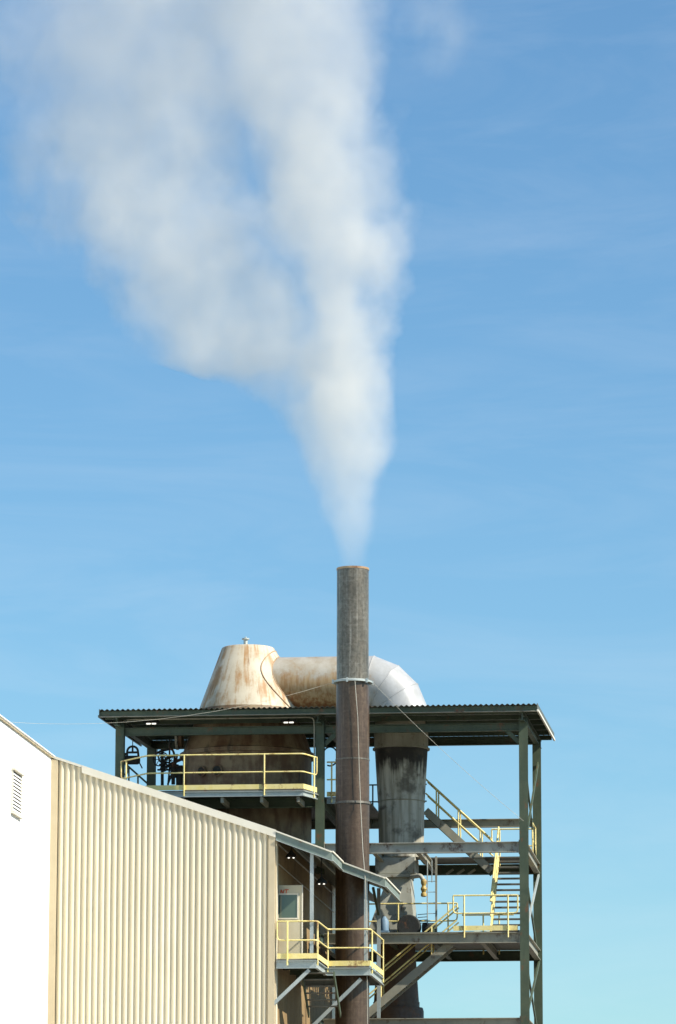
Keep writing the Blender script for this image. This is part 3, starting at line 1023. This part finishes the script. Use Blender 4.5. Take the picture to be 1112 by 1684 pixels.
# mitred elbow: four straight gores
NG = 4
RB = 1.25
ec = Vector((xel, YX, dz_ - RB))
cents = []
for i in range(NG + 1):
    cents.append(pi / 2 * i / NG)
stations = [0.0] + [pi / 2 * (i + 0.5) / NG for i in range(NG)] + [pi / 2]
rings = []
for j, a in enumerate(stations):
    # point where neighbouring straight runs meet: on the circle blown out so that tangents meet
    kf = 1.0 if j in (0, len(stations) - 1) else 1.0 / cos(pi / 2 / NG / 2)
    cc = ec + Vector((sin(a), 0, cos(a))) * RB * kf
    rad = Vector((sin(a), 0, cos(a)))
    ringp = []
    for t_ in range(48):
        th_ = 2 * pi * t_ / 48
        ringp.append(cc + rad * dr_ * kf * cos(th_) + Vector((0, 1, 0)) * dr_ * sin(th_))
    rings.append(ringp)
for j in range(len(rings) - 1):
    vs = rings[j] + rings[j + 1]
    MB().add(vs, [(i, (i + 1) % 48, 48 + (i + 1) % 48, 48 + i) for i in range(48)], True).build('elbow_gore', 'duct', du)
    MB().tube(rings[j], 0.014, 6, closed=True).build('gore_seam', 'duct', du)
ztop = dz_ - RB
zf = Z(660, 1231, YX)
MB().lathe((dxv, YX, 0), [(dr_, zf), (dr_, ztop)], 48).build('down_run', 'duct_low', du)
MB().lathe((dxv, YX, 0), [(dr_ + 0.05, zf - 0.05), (dr_ + 0.05, zf - 0.004)], 48).build('flange', 'duct_low', du)
z1, z2 = Z(660, 1318, YX), Z(660, 1412, YX)
xs2 = dxv
zs = Z(660, 1262, YX)
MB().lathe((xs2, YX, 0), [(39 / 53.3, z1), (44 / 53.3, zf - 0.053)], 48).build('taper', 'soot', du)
MB().lathe((xs2, YX, 0), [(39.6 / 53.3, z1 - 0.03), (39.8 / 53.3, z1 - 0.004)], 48).build('seam_ring', 'duct_low', du)
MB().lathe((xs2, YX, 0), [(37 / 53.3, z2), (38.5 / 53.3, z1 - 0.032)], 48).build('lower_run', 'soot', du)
M['hopper'] = weathered('pale_hopper_plate', (0.30, 0.30, 0.24), (0.42, 0.42, 0.35), rust=(0.13, 0.09, 0.05), rust_amt=0.4, streak=0.5, rough=0.6)
hx0, hx1 = X(620, 1425, YX), X(686, 1425, YX)
z3 = Z(660, 1440, YX)
MB().box(hx0, hx1, YX - 0.6, YX + 0.6, z3, z2 - 0.003).build('transition_box', 'hopper', du, bevel=0.02)
MB().box(hx0 - 0.03, X(678, 1440, YX), YX - 0.66, YX + 0.6, z3 - 0.11, z3 - 0.003).build('box_flange', 'hopper', du)
z4 = Z(660, 1533, YX)
hb = MB()
ta, tb = X(640, 1450, YX), X(677, 1450, YX)
ba, bb_ = X(604, 1530, YX), X(686, 1530, YX)
zt = z3 - 0.113
hb.add([(ta, YX - 0.5, zt), (tb, YX - 0.5, zt), (tb, YX + 0.5, zt), (ta, YX + 0.5, zt), (ba, YX - 0.75, ZD + 0.05), (bb_, YX - 0.75, ZD + 0.05), (bb_, YX + 0.75, ZD + 0.05), (ba, YX + 0.75, ZD + 0.05)],
       [(0, 1, 2, 3), (4, 7, 6, 5), (0, 4, 5, 1), (1, 5, 6, 2), (2, 6, 7, 3), (3, 7, 4, 0)])
hb.build('hopper', 'hopper', du)
# pedestal below the lower deck
pz = Z(655, 1648, YX)
px_ = X(652, 1600, YX)
MB().lathe((px_, YX, 0), [(0.70, pz), (0.58, ZD - 0.05)], 32).build('pedestal', 'pedestal', du)
MB().lathe((px_, YX, 0), [(0.72, pz - 0.18), (0.72, pz - 0.003)], 32).build('base_flange', 'pedestal', du)
MB().lathe((px_, YX, 0), [(0.85, 0), (0.85, pz - 0.3), (0.82, pz - 0.183)], 32).build('base_drum', 'pedestal', du)

# ------------------------------------------------------------------ smokestack
YS = 126.3
PXM = 55.9
sxc = X(580, 1200, YS)
zt_ = Z(580, 935.5, YS)
zk = Z(580, 1121, YS)
zk2 = Z(580, 1320, YS)
zseam = Z(580, 1250, YS)
sr, sr2 = 26.6 / PXM, 28 / PXM
sk = thing('smokestack', 'tall brown steel smokestack with a grey upper length, steam leaving its mouth', 'smokestack', (sxc, YS, 0))
c = (sxc, YS, 0)
MB().lathe(c, [(sr, zk + 0.03), (sr, zt_), (sr - 0.025, zt_), (sr - 0.025, zt_ - 2.5)], 64, cap=(False, False)).build('upper_length', 'stack_up', sk)
MB().lathe(c, [(sr + 0.012, zt_ - 0.05), (sr + 0.012, zt_ + 0.012), (sr - 0.03, zt_ + 0.012), (sr - 0.03, zt_ - 0.05), (sr + 0.012, zt_ - 0.05)], 64, cap=(False, False)).build('mouth_rim', 'rim', sk)
MB().lathe(c, [(sr2, zk2 - 0.02), (sr2 - 0.008, zk - 0.04)], 64, cap=(False, False)).build('middle_length', 'stack_low', sk)
MB().lathe(c, [(sr2, 0), (sr2, zk2 - 0.02)], 64).build('lower_length', 'stack_low', sk)
gr = MB().lathe(c, [(sr2 - 0.02, zk - 0.05), (sr2 + 0.09, zk - 0.05), (sr2 + 0.09, zk + 0.0), (sr2 - 0.0, zk + 0.035), (sr2 - 0.02, zk + 0.035)], 64, cap=(False, False)).build('guy_ring', 'galv', sk)
for i in range(6):
    a = 2 * pi * i / 6 + 0.35
    p = Vector((sxc + (sr2 + 0.1) * cos(a), YS + (sr2 + 0.1) * sin(a), zk - 0.04))
    MB().box(p.x - 0.03, p.x + 0.03, p.y - 0.03, p.y + 0.03, p.z - 0.05, p.z + 0.08).build('lug', 'galv', gr)
MB().lathe(c, [(sr2 - 0.01, zk2 - 0.06), (sr2 + 0.035, zk2 - 0.06), (sr2 + 0.03, zk2), (sr2 - 0.01, zk2 + 0.01)], 64, cap=(False, False)).build('joint_ring', 'stack_up', sk)
MB().lathe(c, [(sr2 - 0.01, zseam - 0.02), (sr2 + 0.008, zseam - 0.02), (sr2 + 0.008, zseam + 0.02), (sr2 - 0.01, zseam + 0.02)], 64, cap=(False, False)).build('weld_seam', 'stack_up', sk)

# guy wires and the loose cable
def wire(pts, label, rad=0.009, sag=0.0):
    a, c_ = Vector(pts[0]), Vector(pts[-1])
    out = []
    if len(pts) == 2:
        for i in range(13):
            t_ = i / 12
            p = a.lerp(c_, t_)
            p.z -= sag * 4 * t_ * (1 - t_)
            out.append(p)
    else:
        out = pts
    mb = MB()
    mb.loc = a
    o = mb.tube(out, rad, 6).build('guy_wire', 'wire')
    return tag(o, label, 'wire', 'wires on the smokestack')


lug = zk - 0.03
wire([(sxc - sr2 - 0.1, YS - 0.05, lug), at(-40, 1183, 121.0)], 'long thin guy wire running left from the stack ring over the white wing', 0.004, 0.55)
e_ = Vector((xr, YF - 0.14, Z(858, 1351, YF)))
wire([(sxc + sr2 + 0.1, YS + 0.05, lug), e_], 'thin guy wire slanting down from the stack ring to the right column', 0.005, 0.12)
pa = Vector((X(587, 1124, YS), YS - sr2 - 0.06, lug))
pts = [pa]
for (px, py) in ((588.5, 1180), (590.5, 1250), (593, 1320), (597, 1400), (601, 1447), (603.5, 1560), (604.5, 1684), (605, 1760)):
    yy = YS - sr2 - 0.06 if py < 1400 else (YS - sr2 - 0.6 if py < 1440 else Y3 - 0.12)
    pts.append(at(px, py, yy))
wire(pts, 'loose pale cable hanging down the front of the smokestack', 0.009)

# ------------------------------------------------------------------ lamps
def lamp(px, py, y, zroof, label, grp, rs=1.0):
    p = at(px, py, y)
    t_ = thing('pendant_lamp', label, 'lamp', p, grp)
    MB().lathe(p, [(0.16 * rs, 0.0), (0.17 * rs, 0.02), (0.12 * rs, 0.10), (0.05 * rs, 0.16), (0.03 * rs, 0.2)], 20).build('lamp_shade', 'dark', t_)
    MB().tube([p + Vector((0, 0, 0.19)), (p.x, p.y, zroof)], 0.015, 6).build('stem', 'dark', t_)
    for s_ in (-1, 1):
        MB().lathe(p + Vector((s_ * 0.07, 0, -0.05)), [(0.01, 0.02), (0.028, 0.025), (0.03, 0.045), (0.02, 0.07)], 10).build('bulb', 'bulb', t_)


lx_ = X(480, 1410, 123.6)
lamp(479, 1410, 123.6, cz(lx_) - 0.06, 'twin-bulb lamp under the canopy above the door', 'twin-bulb lamps')
lx_ = X(529, 1453, 124.6)
lamp(529, 1453, 124.6, cz(lx_) - 0.06, 'twin-bulb lamp under the canopy close to the smokestack', 'twin-bulb lamps')


def tube_lamp(px, py, y, label):
    p = at(px, py, y)
    t_ = thing('strip_lamp', label, 'lamp', p, 'strip lamps under the tower roof')
    MB().box(p.x - 0.24, p.x + 0.24, p.y - 0.09, p.y + 0.09, p.z + 0.035, p.z + 0.10).build('housing', 'dark', t_)
    MB().box(p.x - 0.03, p.x + 0.03, p.y - 0.03, p.y + 0.03, p.z + 0.102, rz(y) - 0.05).build('hanger', 'dark', t_)
    for s_ in (-1, 1):
        MB().lathe(p + Vector((s_ * 0.085 - 0.07, -0.03, 0.012)), [(0.01, 0), (0.022, 0.01), (0.022, 0.13), (0.01, 0.14)], 10, 'X').build('bulb', 'bulb', t_)


tube_lamp(249, 1191, 131.0, 'small strip lamp under the tower roof near its left column')
tube_lamp(475, 1189, 131.0, 'small strip lamp under the tower roof near its middle column')

# ------------------------------------------------------------------ hoist and pipework on the upper deck, left
hp = at(218, 1250, 131.5)
ho = thing('hoist', 'dark hoist with bracket and hook standing out against sky by left column', 'hoist', hp)
MB().lathe(hp + Vector((-0.33, 0, 0)), [(0.08, 0), (0.14, 0.04), (0.14, 0.5), (0.10, 0.56)], 20, 'X').build('drum', 'dark', ho)
br = MB()
ring = [hp + Vector((0.0 + 0.17 * cos(a), 0, 0.26 + 0.17 * sin(a))) for a in [pi * i / 10 for i in range(11)]]
br.tube([hp + Vector((0.19, 0, 0.10))] + ring + [hp + Vector((-0.17, 0, 0.10))], 0.035, 8)
br.tube([hp + Vector((-0.17, 0, 0.24)), hp + Vector((0.17, 0, 0.24))], 0.035, 8)
br.tube([hp + Vector((0, 0, 0.24)), hp + Vector((0, 0, 0.44))], 0.03, 8)
br.build('bracket', 'dark', ho)
MB().tube([hp + Vector((0, 0, 0.42)), hp + Vector((0, 0, 0.62))], 0.014, 6).build('stem', 'dark', ho)
MB().tube([hp + Vector((0.2, 0, -0.05)), hp + Vector((0.31, 0, -0.26))], 0.022, 6).build('lever', 'dark', ho)
MB().tube(rounded([hp + Vector((-0.25, 0, -0.1)), hp + Vector((-0.26, 0, -0.4)), hp + Vector((-0.2, 0, -0.5)), hp + Vector((-0.14, 0, -0.35)), hp + Vector((-0.18, 0, -0.1))], 0.1), 0.018, 6).build('chain_loop', 'dark', ho)
# support arm back to the rear column so that it hangs from something
MB().bar(hp + Vector((-0.33, 0, 0.02)), Vector((xl + 0.13, YF + 0.2, hp.z + 0.02)), 0.05, 0.07).build('arm', 'dark', ho)

pc = thing('valve_cluster', 'tangle of dark pipes, handwheels and valves left of the vessel', 'pipework', at(275, 1295, 132.4))
Yp = 132.4


def pp(*q, y=Yp): return [at(a, b_, y) for a, b_ in q]


for q, rr_ in ((((267, 1232), (267, 1296)), 0.05), (((279, 1216), (279, 1262), (276, 1296)), 0.028), (((262, 1236), (283, 1231), (287, 1240), (287, 1258)), 0.035),
               (((256, 1240), (265, 1234), (275, 1233)), 0.03), (((268, 1252), (284, 1243), (292, 1242)), 0.04), (((272, 1262), (290, 1252), (300, 1248)), 0.05),
               (((285, 1255), (285, 1290)), 0.06), (((292, 1240), (288, 1262), (276, 1290)), 0.03), (((262, 1258), (276, 1252), (288, 1262)), 0.03),
               (((259, 1266), (298, 1266)), 0.03)):
    MB().tube(rounded(pp(*q), 0.15), rr_, 8).build('pipe', 'dark', pc)
for (px, py, r_, y) in ((262, 1249, 0.2, 132.2), (268, 1246, 0.16, 132.0), (281, 1251, 0.17, 132.6), (270, 1262, 0.12, 132.3)):
    p = at(px, py, y)
    tl = random.uniform(-0.5, 0.5)
    ax = Vector((cos(tl), sin(tl), 0))
    ringp = [p + ax * r_ * cos(a) + Vector((0, 0, 1)) * r_ * sin(a) for a in [2 * pi * i / 18 for i in range(18)]]
    h_ = MB().tube(ringp, 0.02, 6, closed=True).build('handwheel', 'dark', pc)
    for i in range(3):
        a = pi * i / 3
        v = ax * r_ * cos(a) + Vector((0, 0, 1)) * r_ * sin(a)
        MB().tube([p - v, p + v], 0.012, 6).build('spoke', 'dark', h_)
for (px, py, w_, h) in ((268, 1258, 0.16, 0.3), (286, 1268, 0.26, 0.4), (296, 1278, 0.3, 0.7)):
    p = at(px, py, 132.5)
    MB().lathe(p - Vector((0, 0, h / 2)), [(w_ * 0.6, 0), (w_ * 0.6, 0.05), (w_ * 0.4, 0.07), (w_ * 0.45, h - 0.07), (w_ * 0.6, h - 0.05), (w_ * 0.6, h)], 14).build('valve_body', 'dark', pc)
# hose loop hung behind the middle column
hc = at(543, 1244, 134.0)
ringp = [hc + Vector((0.24 * cos(a), 0, 0.30 * sin(a))) for a in [-pi * 0.62 + 2 * pi * 0.8 * i / 20 for i in range(21)]]
mb = MB(); mb.loc = ringp[0]
o = mb.tube(ringp + [hc + Vector((-0.19, 0, -0.55))], 0.024, 8).build('hose', 'dark')
tag(o, 'black hose loop hanging in the gap beside the smokestack', 'hose')
# dark steep ladder rail at the far left, behind the hoist
fl2 = thing('stair_rail', 'dark sloping handrail behind the hoist against the sky', 'handrail', at(232, 1290, 134.5))
MB().tube(pp((204, 1254), (242, 1288), y=134.5), 0.03, 8).build('rail', 'green', fl2)
MB().tube(pp((212, 1262), (212, 1300), y=134.5), 0.028, 8).build('post', 'green', fl2)
MB().tube(pp((227, 1276), (227, 1300), y=134.5), 0.028, 8).build('post', 'green', fl2)

# ------------------------------------------------------------------ blower, ladder and valve beside the hopper
YBW = 131.9
bl = thing('blower', 'dark round blower housing on the lower deck in front of the hopper', 'blower', at(672, 1533, YBW))
bc = at(672, 1523, YBW)
MB().lathe(bc, [(0.33, 0), (0.36, 0.03), (0.36, 0.4), (0.33, 0.43)], 32, 'Y').build('housing', 'dark', bl)
MB().box(bc.x - 0.5, bc.x + 0.55, YBW - 0.05, YBW + 0.5, ZD + 0.045, ZD + 0.12).build('base_frame', 'dark', bl)
MB().lathe((bc.x + 0.4, YBW + 0.2, bc.z - 0.05), [(0.12, 0), (0.16, 0.02), (0.16, 0.42), (0.11, 0.45)], 20, 'X').build('motor', 'dark', bl)
mb_ = thing('pump_motor', 'small blue-grey motor standing behind the canopy post', 'motor', at(632, 1532, YBW))
M['bluegrey'] = weathered('blue_grey_enamel', (0.13, 0.22, 0.30), (0.18, 0.28, 0.36), rust_amt=0.1, streak=0.2)
mc = at(632, 1520, YBW)
MB().lathe(mc - Vector((0, 0, 0.2)), [(0.14, 0), (0.14, 0.3), (0.10, 0.36), (0.05, 0.44)], 20).build('housing', 'bluegrey', mb_)
MB().box(mc.x - 0.15, mc.x + 0.15, YBW - 0.15, YBW + 0.15, ZD + 0.045, mc.z - 0.203).build('foot', 'bluegrey', mb_)
ld = thing('ladder', 'thin caged ladder and pale pole right of the hopper', 'ladder', at(710, 1530, 132.0))
la, lb_ = X(703, 1470, 132.0), X(717.5, 1470, 132.0)
MB().box(lb_ - 0.03, lb_ + 0.03, 131.97, 132.03, ZD + 0.05, ZC - 0.2).build('pole', 'greybeam2', ld)
MB().tube([(la, 132, ZD + 0.05), (la, 132, ZC - 0.35)], 0.018, 6).build('side_rail', 'galv', ld)
MB().tube([(la + 0.14, 132, ZC - 1.0), (la + 0.14, 132, ZC - 0.3)], 0.016, 6).build('side_rail', 'galv', ld)
for i in range(5):
    z = ZD + 0.45 + i * 0.33
    MB().tube([(la, 132, z), (lb_ - 0.03, 132, z)], 0.012, 6).build('rung', 'galv', ld)
for i in range(4):
    z = ZD + 0.5 + i * 0.09
    MB().tube([(la - 0.32, 132.2, z), (la - 0.02, 132.0, z)], 0.012, 6).build('hoop', 'dark', ld)
vv = thing('gas_valve', 'yellow pipe valve on a bent pipe beside the hopper', 'valve', at(696, 1475, 132.3))
vp_ = at(697, 1460, 132.3)
MB().lathe(vp_ - Vector((0, 0, 0.28)), [(0.05, 0), (0.09, 0.02), (0.09, 0.1), (0.06, 0.14), (0.10, 0.24), (0.06, 0.34), (0.09, 0.42), (0.09, 0.5), (0.05, 0.56)], 16).build('valve_body', 'ochre', vv)
MB().tube(rounded([vp_ + Vector((-0.02, 0, 0.25)), vp_ + Vector((-0.1, 0, 0.38)), vp_ + Vector((-0.4, 0.2, 0.36))], 0.12), 0.07, 10).build('pipe', 'hopper', vv)
# small bracket pieces of the cross catwalk at the rear
for px in (734, 752, 770):
    a = at(px, 1438, YR - 0.2); c_ = at(px + 12, 1430, YR - 0.2)
    brace((a.x, YR - 0.25, a.z), (c_.x, YR - 0.25, c_.z), 'greybeam2', 0.07, 'stay')

# ------------------------------------------------------------------ steam plume
pxm = PXM
org = Vector((sxc, YS, zt_))


def zz_(py): return (935.5 - py) / pxm * 1.018


A_tab = [(935, 579, 24), (900, 579, 31), (850, 576, 46), (800, 571, 60), (750, 567, 72), (700, 567, 74), (650, 562, 82), (600, 560, 84), (550, 563, 82), (500, 566, 84),
         (450, 563, 96), (400, 556, 106), (350, 548, 112), (300, 540, 118), (250, 532, 122), (200, 522, 130), (150, 508, 138), (100, 498, 138), (50, 488, 138), (0, 482, 142), (-150, 470, 160), (-300, 455, 175)]
B_tab = [(935, 579, 1), (850, 570, 12), (800, 558, 30), (750, 543, 48), (700, 520, 66), (650, 496, 84), (610, 470, 110), (590, 425, 150), (552, 372, 180), (510, 346, 172), (460, 316, 155), (400, 280, 160),
         (350, 250, 172), (300, 228, 182), (250, 214, 194), (200, 208, 206), (150, 214, 220), (100, 222, 232), (50, 230, 242), (0, 240, 252), (-150, 245, 265), (-300, 250, 280)]
B_tab = [(y, c + 18 * min(max((640 - y) / 60.0, 0), 1) - 22 * min(max((450 - y) / 200.0, 0), 1), w + 40 * min(max((600 - y) / 200.0, 0), 1)) for y, c, w in B_tab]
A_tab = [(y, c - max(0, (700 - y)) * 0.035, w * (1.0 + 0.10 * min(max((880 - y) / 200.0, 0), 1))) for y, c, w in A_tab]
ZMAX = zz_(-300)


def plume_material():
    m = bpy.data.materials.new('steam')
    m.use_nodes = True
    nt = m.node_tree
    n, l = nt.nodes, nt.links
    n.clear()
    out = n.new('ShaderNodeOutputMaterial')
    pv = n.new('ShaderNodeVolumePrincipled')
    pv.inputs['Color'].default_value = (0.97, 0.955, 0.90, 1)
    pv.inputs['Anisotropy'].default_value = 0.0
    l.new(pv.outputs[0], out.inputs['Volume'])
    tc = n.new('ShaderNodeTexCoord')
    # billowing displacement that grows with height
    nz1 = n.new('ShaderNodeTexNoise')
    nz1.inputs['Scale'].default_value = 0.42
    nz1.inputs['Detail'].default_value = 4.5
    nz1.inputs['Roughness'].default_value = 0.58
    l.new(tc.outputs['Object'], nz1.inputs['Vector'])
    sp0 = n.new('ShaderNodeSeparateXYZ')
    l.new(tc.outputs['Object'], sp0.inputs[0])
    amp = remap(nt, sp0.outputs['Z'], 0.0, 9.0, 0.15, 3.4, False)
    sb = n.new('ShaderNodeVectorMath'); sb.operation = 'SUBTRACT'
    sb.inputs[1].default_value = (0.5, 0.5, 0.5)
    l.new(nz1.outputs['Color'], sb.inputs[0])
    sc = n.new('ShaderNodeVectorMath'); sc.operation = 'SCALE'
    l.new(sb.outputs[0], sc.inputs[0])
    l.new(amp, sc.inputs['Scale'])
    ad = n.new('ShaderNodeVectorMath'); ad.operation = 'ADD'
    l.new(tc.outputs['Object'], ad.inputs[0])
    l.new(sc.outputs[0], ad.inputs[1])
    sp = n.new('ShaderNodeSeparateXYZ')
    l.new(ad.outputs[0], sp.inputs[0])
    t = mth(nt, 'DIVIDE', sp.outputs['Z'], ZMAX)

    def curve(tab, idx, lo, hi):
        fc = n.new('ShaderNodeFloatCurve')
        cv = fc.mapping.curves[0]
        pts = []
        for row in tab:
            zt = zz_(row[0]) / ZMAX
            val = ((row[1] - 580) if idx == 1 else row[2]) / pxm
            pts.append((min(max(zt, 0), 1), (val - lo) / (hi - lo)))
        cv.points[0].location = pts[0]
        cv.points[1].location = pts[-1]
        for p in pts[1:-1]:
            cv.points.new(*p)
        fc.mapping.update()
        l.new(t, fc.inputs['Value'])
        return mth(nt, 'ADD', mth(nt, 'MULTIPLY', fc.outputs[0], hi - lo), lo)

    def tube(tab, squash):
        cx = curve(tab, 1, -9.0, 1.0)
        hw = curve(tab, 2, 0.0, 5.0)
        u = mth(nt, 'DIVIDE', mth(nt, 'SUBTRACT', sp.outputs['X'], cx), hw)
        v = mth(nt, 'DIVIDE', sp.outputs['Y'], mth(nt, 'MULTIPLY', hw, squash))
        r2 = mth(nt, 'ADD', mth(nt, 'MULTIPLY', u, u), mth(nt, 'MULTIPLY', v, v))
        return remap(nt, r2, 1.3, 0.0, 0.0, 1.0, False)

    fA = tube(A_tab, 0.95)
    fB = tube(B_tab, 0.7)
    field = mth(nt, 'MAXIMUM', fA, mth(nt, 'MULTIPLY', fB, 0.88))
    # billows: fine noise eats into the edges and opens gaps
    nz2 = n.new('ShaderNodeTexNoise')
    nz2.inputs['Scale'].default_value = 0.62
    nz2.inputs['Detail'].default_value = 5.0
    nz2.inputs['Roughness'].default_value = 0.58
    nz2.inputs['Distortion'].default_value = 0.25
    mp = n.new('ShaderNodeMapping')
    mp.inputs['Scale'].default_value = (1.0, 1.0, 0.8)
    mp.inputs['Location'].default_value = (4.2, 1.3, 0.6)
    l.new(tc.outputs['Object'], mp.inputs['Vector'])
    l.new(mp.outputs['Vector'], nz2.inputs['Vector'])
    e = mth(nt, 'ADD', field, mth(nt, 'MULTIPLY', mth(nt, 'SUBTRACT', nz2.outputs['Fac'], 0.47), 2.0))
    dens = remap(nt, e, 0.10, 0.95, 0.0, 1.0)
    dens = mth(nt, 'MULTIPLY', dens, remap(nt, field, 0.0, 0.12, 0.0, 1.0))
    dens = mth(nt, 'MULTIPLY', dens, mth(nt, 'ADD', mth(nt, 'MULTIPLY', fA, 0.42), 0.62))
    dens = mth(nt, 'DIVIDE', dens, mth(nt, 'ADD', mth(nt, 'MULTIPLY', sp0.outputs['Z'], 0.16), 0.42))
    # loose puff parted from the top of the column
    pz_ = zz_(30)
    pd = n.new('ShaderNodeVectorMath'); pd.operation = 'DISTANCE'
    pd.inputs[1].default_value = ((705 - 580) / pxm, 0.2, pz_)
    l.new(ad.outputs[0], pd.inputs[0])
    wisp = mth(nt, 'MULTIPLY', remap(nt, pd.outputs['Value'], 1.7, 0.2, 0.0, 0.20), remap(nt, nz2.outputs['Fac'], 0.36, 0.6))
    dens = mth(nt, 'ADD', dens, wisp)
    fade = remap(nt, sp0.outputs['Z'], -0.2, 6.0, 0.07, 1.0, False)
    dens = mth(nt, 'MULTIPLY', dens, fade)
    dens = mth(nt, 'MULTIPLY', dens, 0.80)
    l.new(dens, pv.inputs['Density'])
    return m


M['steam'] = plume_material()
mb = MB()
rows = []
NSEG = 40
for i, py in enumerate([934, 925, 905, 880, 850, 800, 750, 700, 650, 600, 560, 520, 480, 440, 400, 350, 300, 250, 200, 150, 100, 50, 0, -100, -200, -300]):
    def lk(tab, idx):
        for a, c_ in zip(tab, tab[1:]):
            if a[0] >= py >= c_[0]:
                t_ = (a[0] - py) / (a[0] - c_[0])
                return a[idx] * (1 - t_) + c_[idx] * t_
        return tab[0][idx] if py > tab[0][0] else tab[-1][idx]
    z = zz_(py)
    mg = 0.02 + min(z, 9.0) / 9.0 * 0.75
    L = min(lk(A_tab, 1) - lk(A_tab, 2), lk(B_tab, 1) - lk(B_tab, 2))
    R = max(lk(A_tab, 1) + lk(A_tab, 2), lk(B_tab, 1) + lk(B_tab, 2))
    if py <= 150:
        R = max(R, 640 + 130 * min((150 - py) / 100.0, 1.0))
    L, R = (L - 580) / pxm - mg, (R - 580) / pxm + mg
    hd = max(lk(A_tab, 2) * 0.95, lk(B_tab, 2) * 0.75) / pxm + mg
    if z < 0.5:
        L, R, hd = max(L, -sr + 0.03), min(R, sr - 0.03), min(hd, sr - 0.03)
    rows.append([org + Vector(((L + R) / 2 + (R - L) / 2 * cos(2 * pi * k_ / NSEG), hd * sin(2 * pi * k_ / NSEG), z)) for k_ in range(NSEG)])
vs = [v for r_ in rows for v in r_]
fs = [(i * NSEG + k_, i * NSEG + (k_ + 1) % NSEG, (i + 1) * NSEG + (k_ + 1) % NSEG, (i + 1) * NSEG + k_) for i in range(len(rows) - 1) for k_ in range(NSEG)]
fs += [tuple(reversed(range(NSEG))), tuple((len(rows) - 1) * NSEG + k_ for k_ in range(NSEG))]
mb.add(vs, fs, True)
mb.loc = org
pl = mb.build('steam_plume', 'steam')
pl['kind'] = 'stuff'
tag(pl, 'white steam plume widening upwards and drifting left from the smokestack', 'steam')
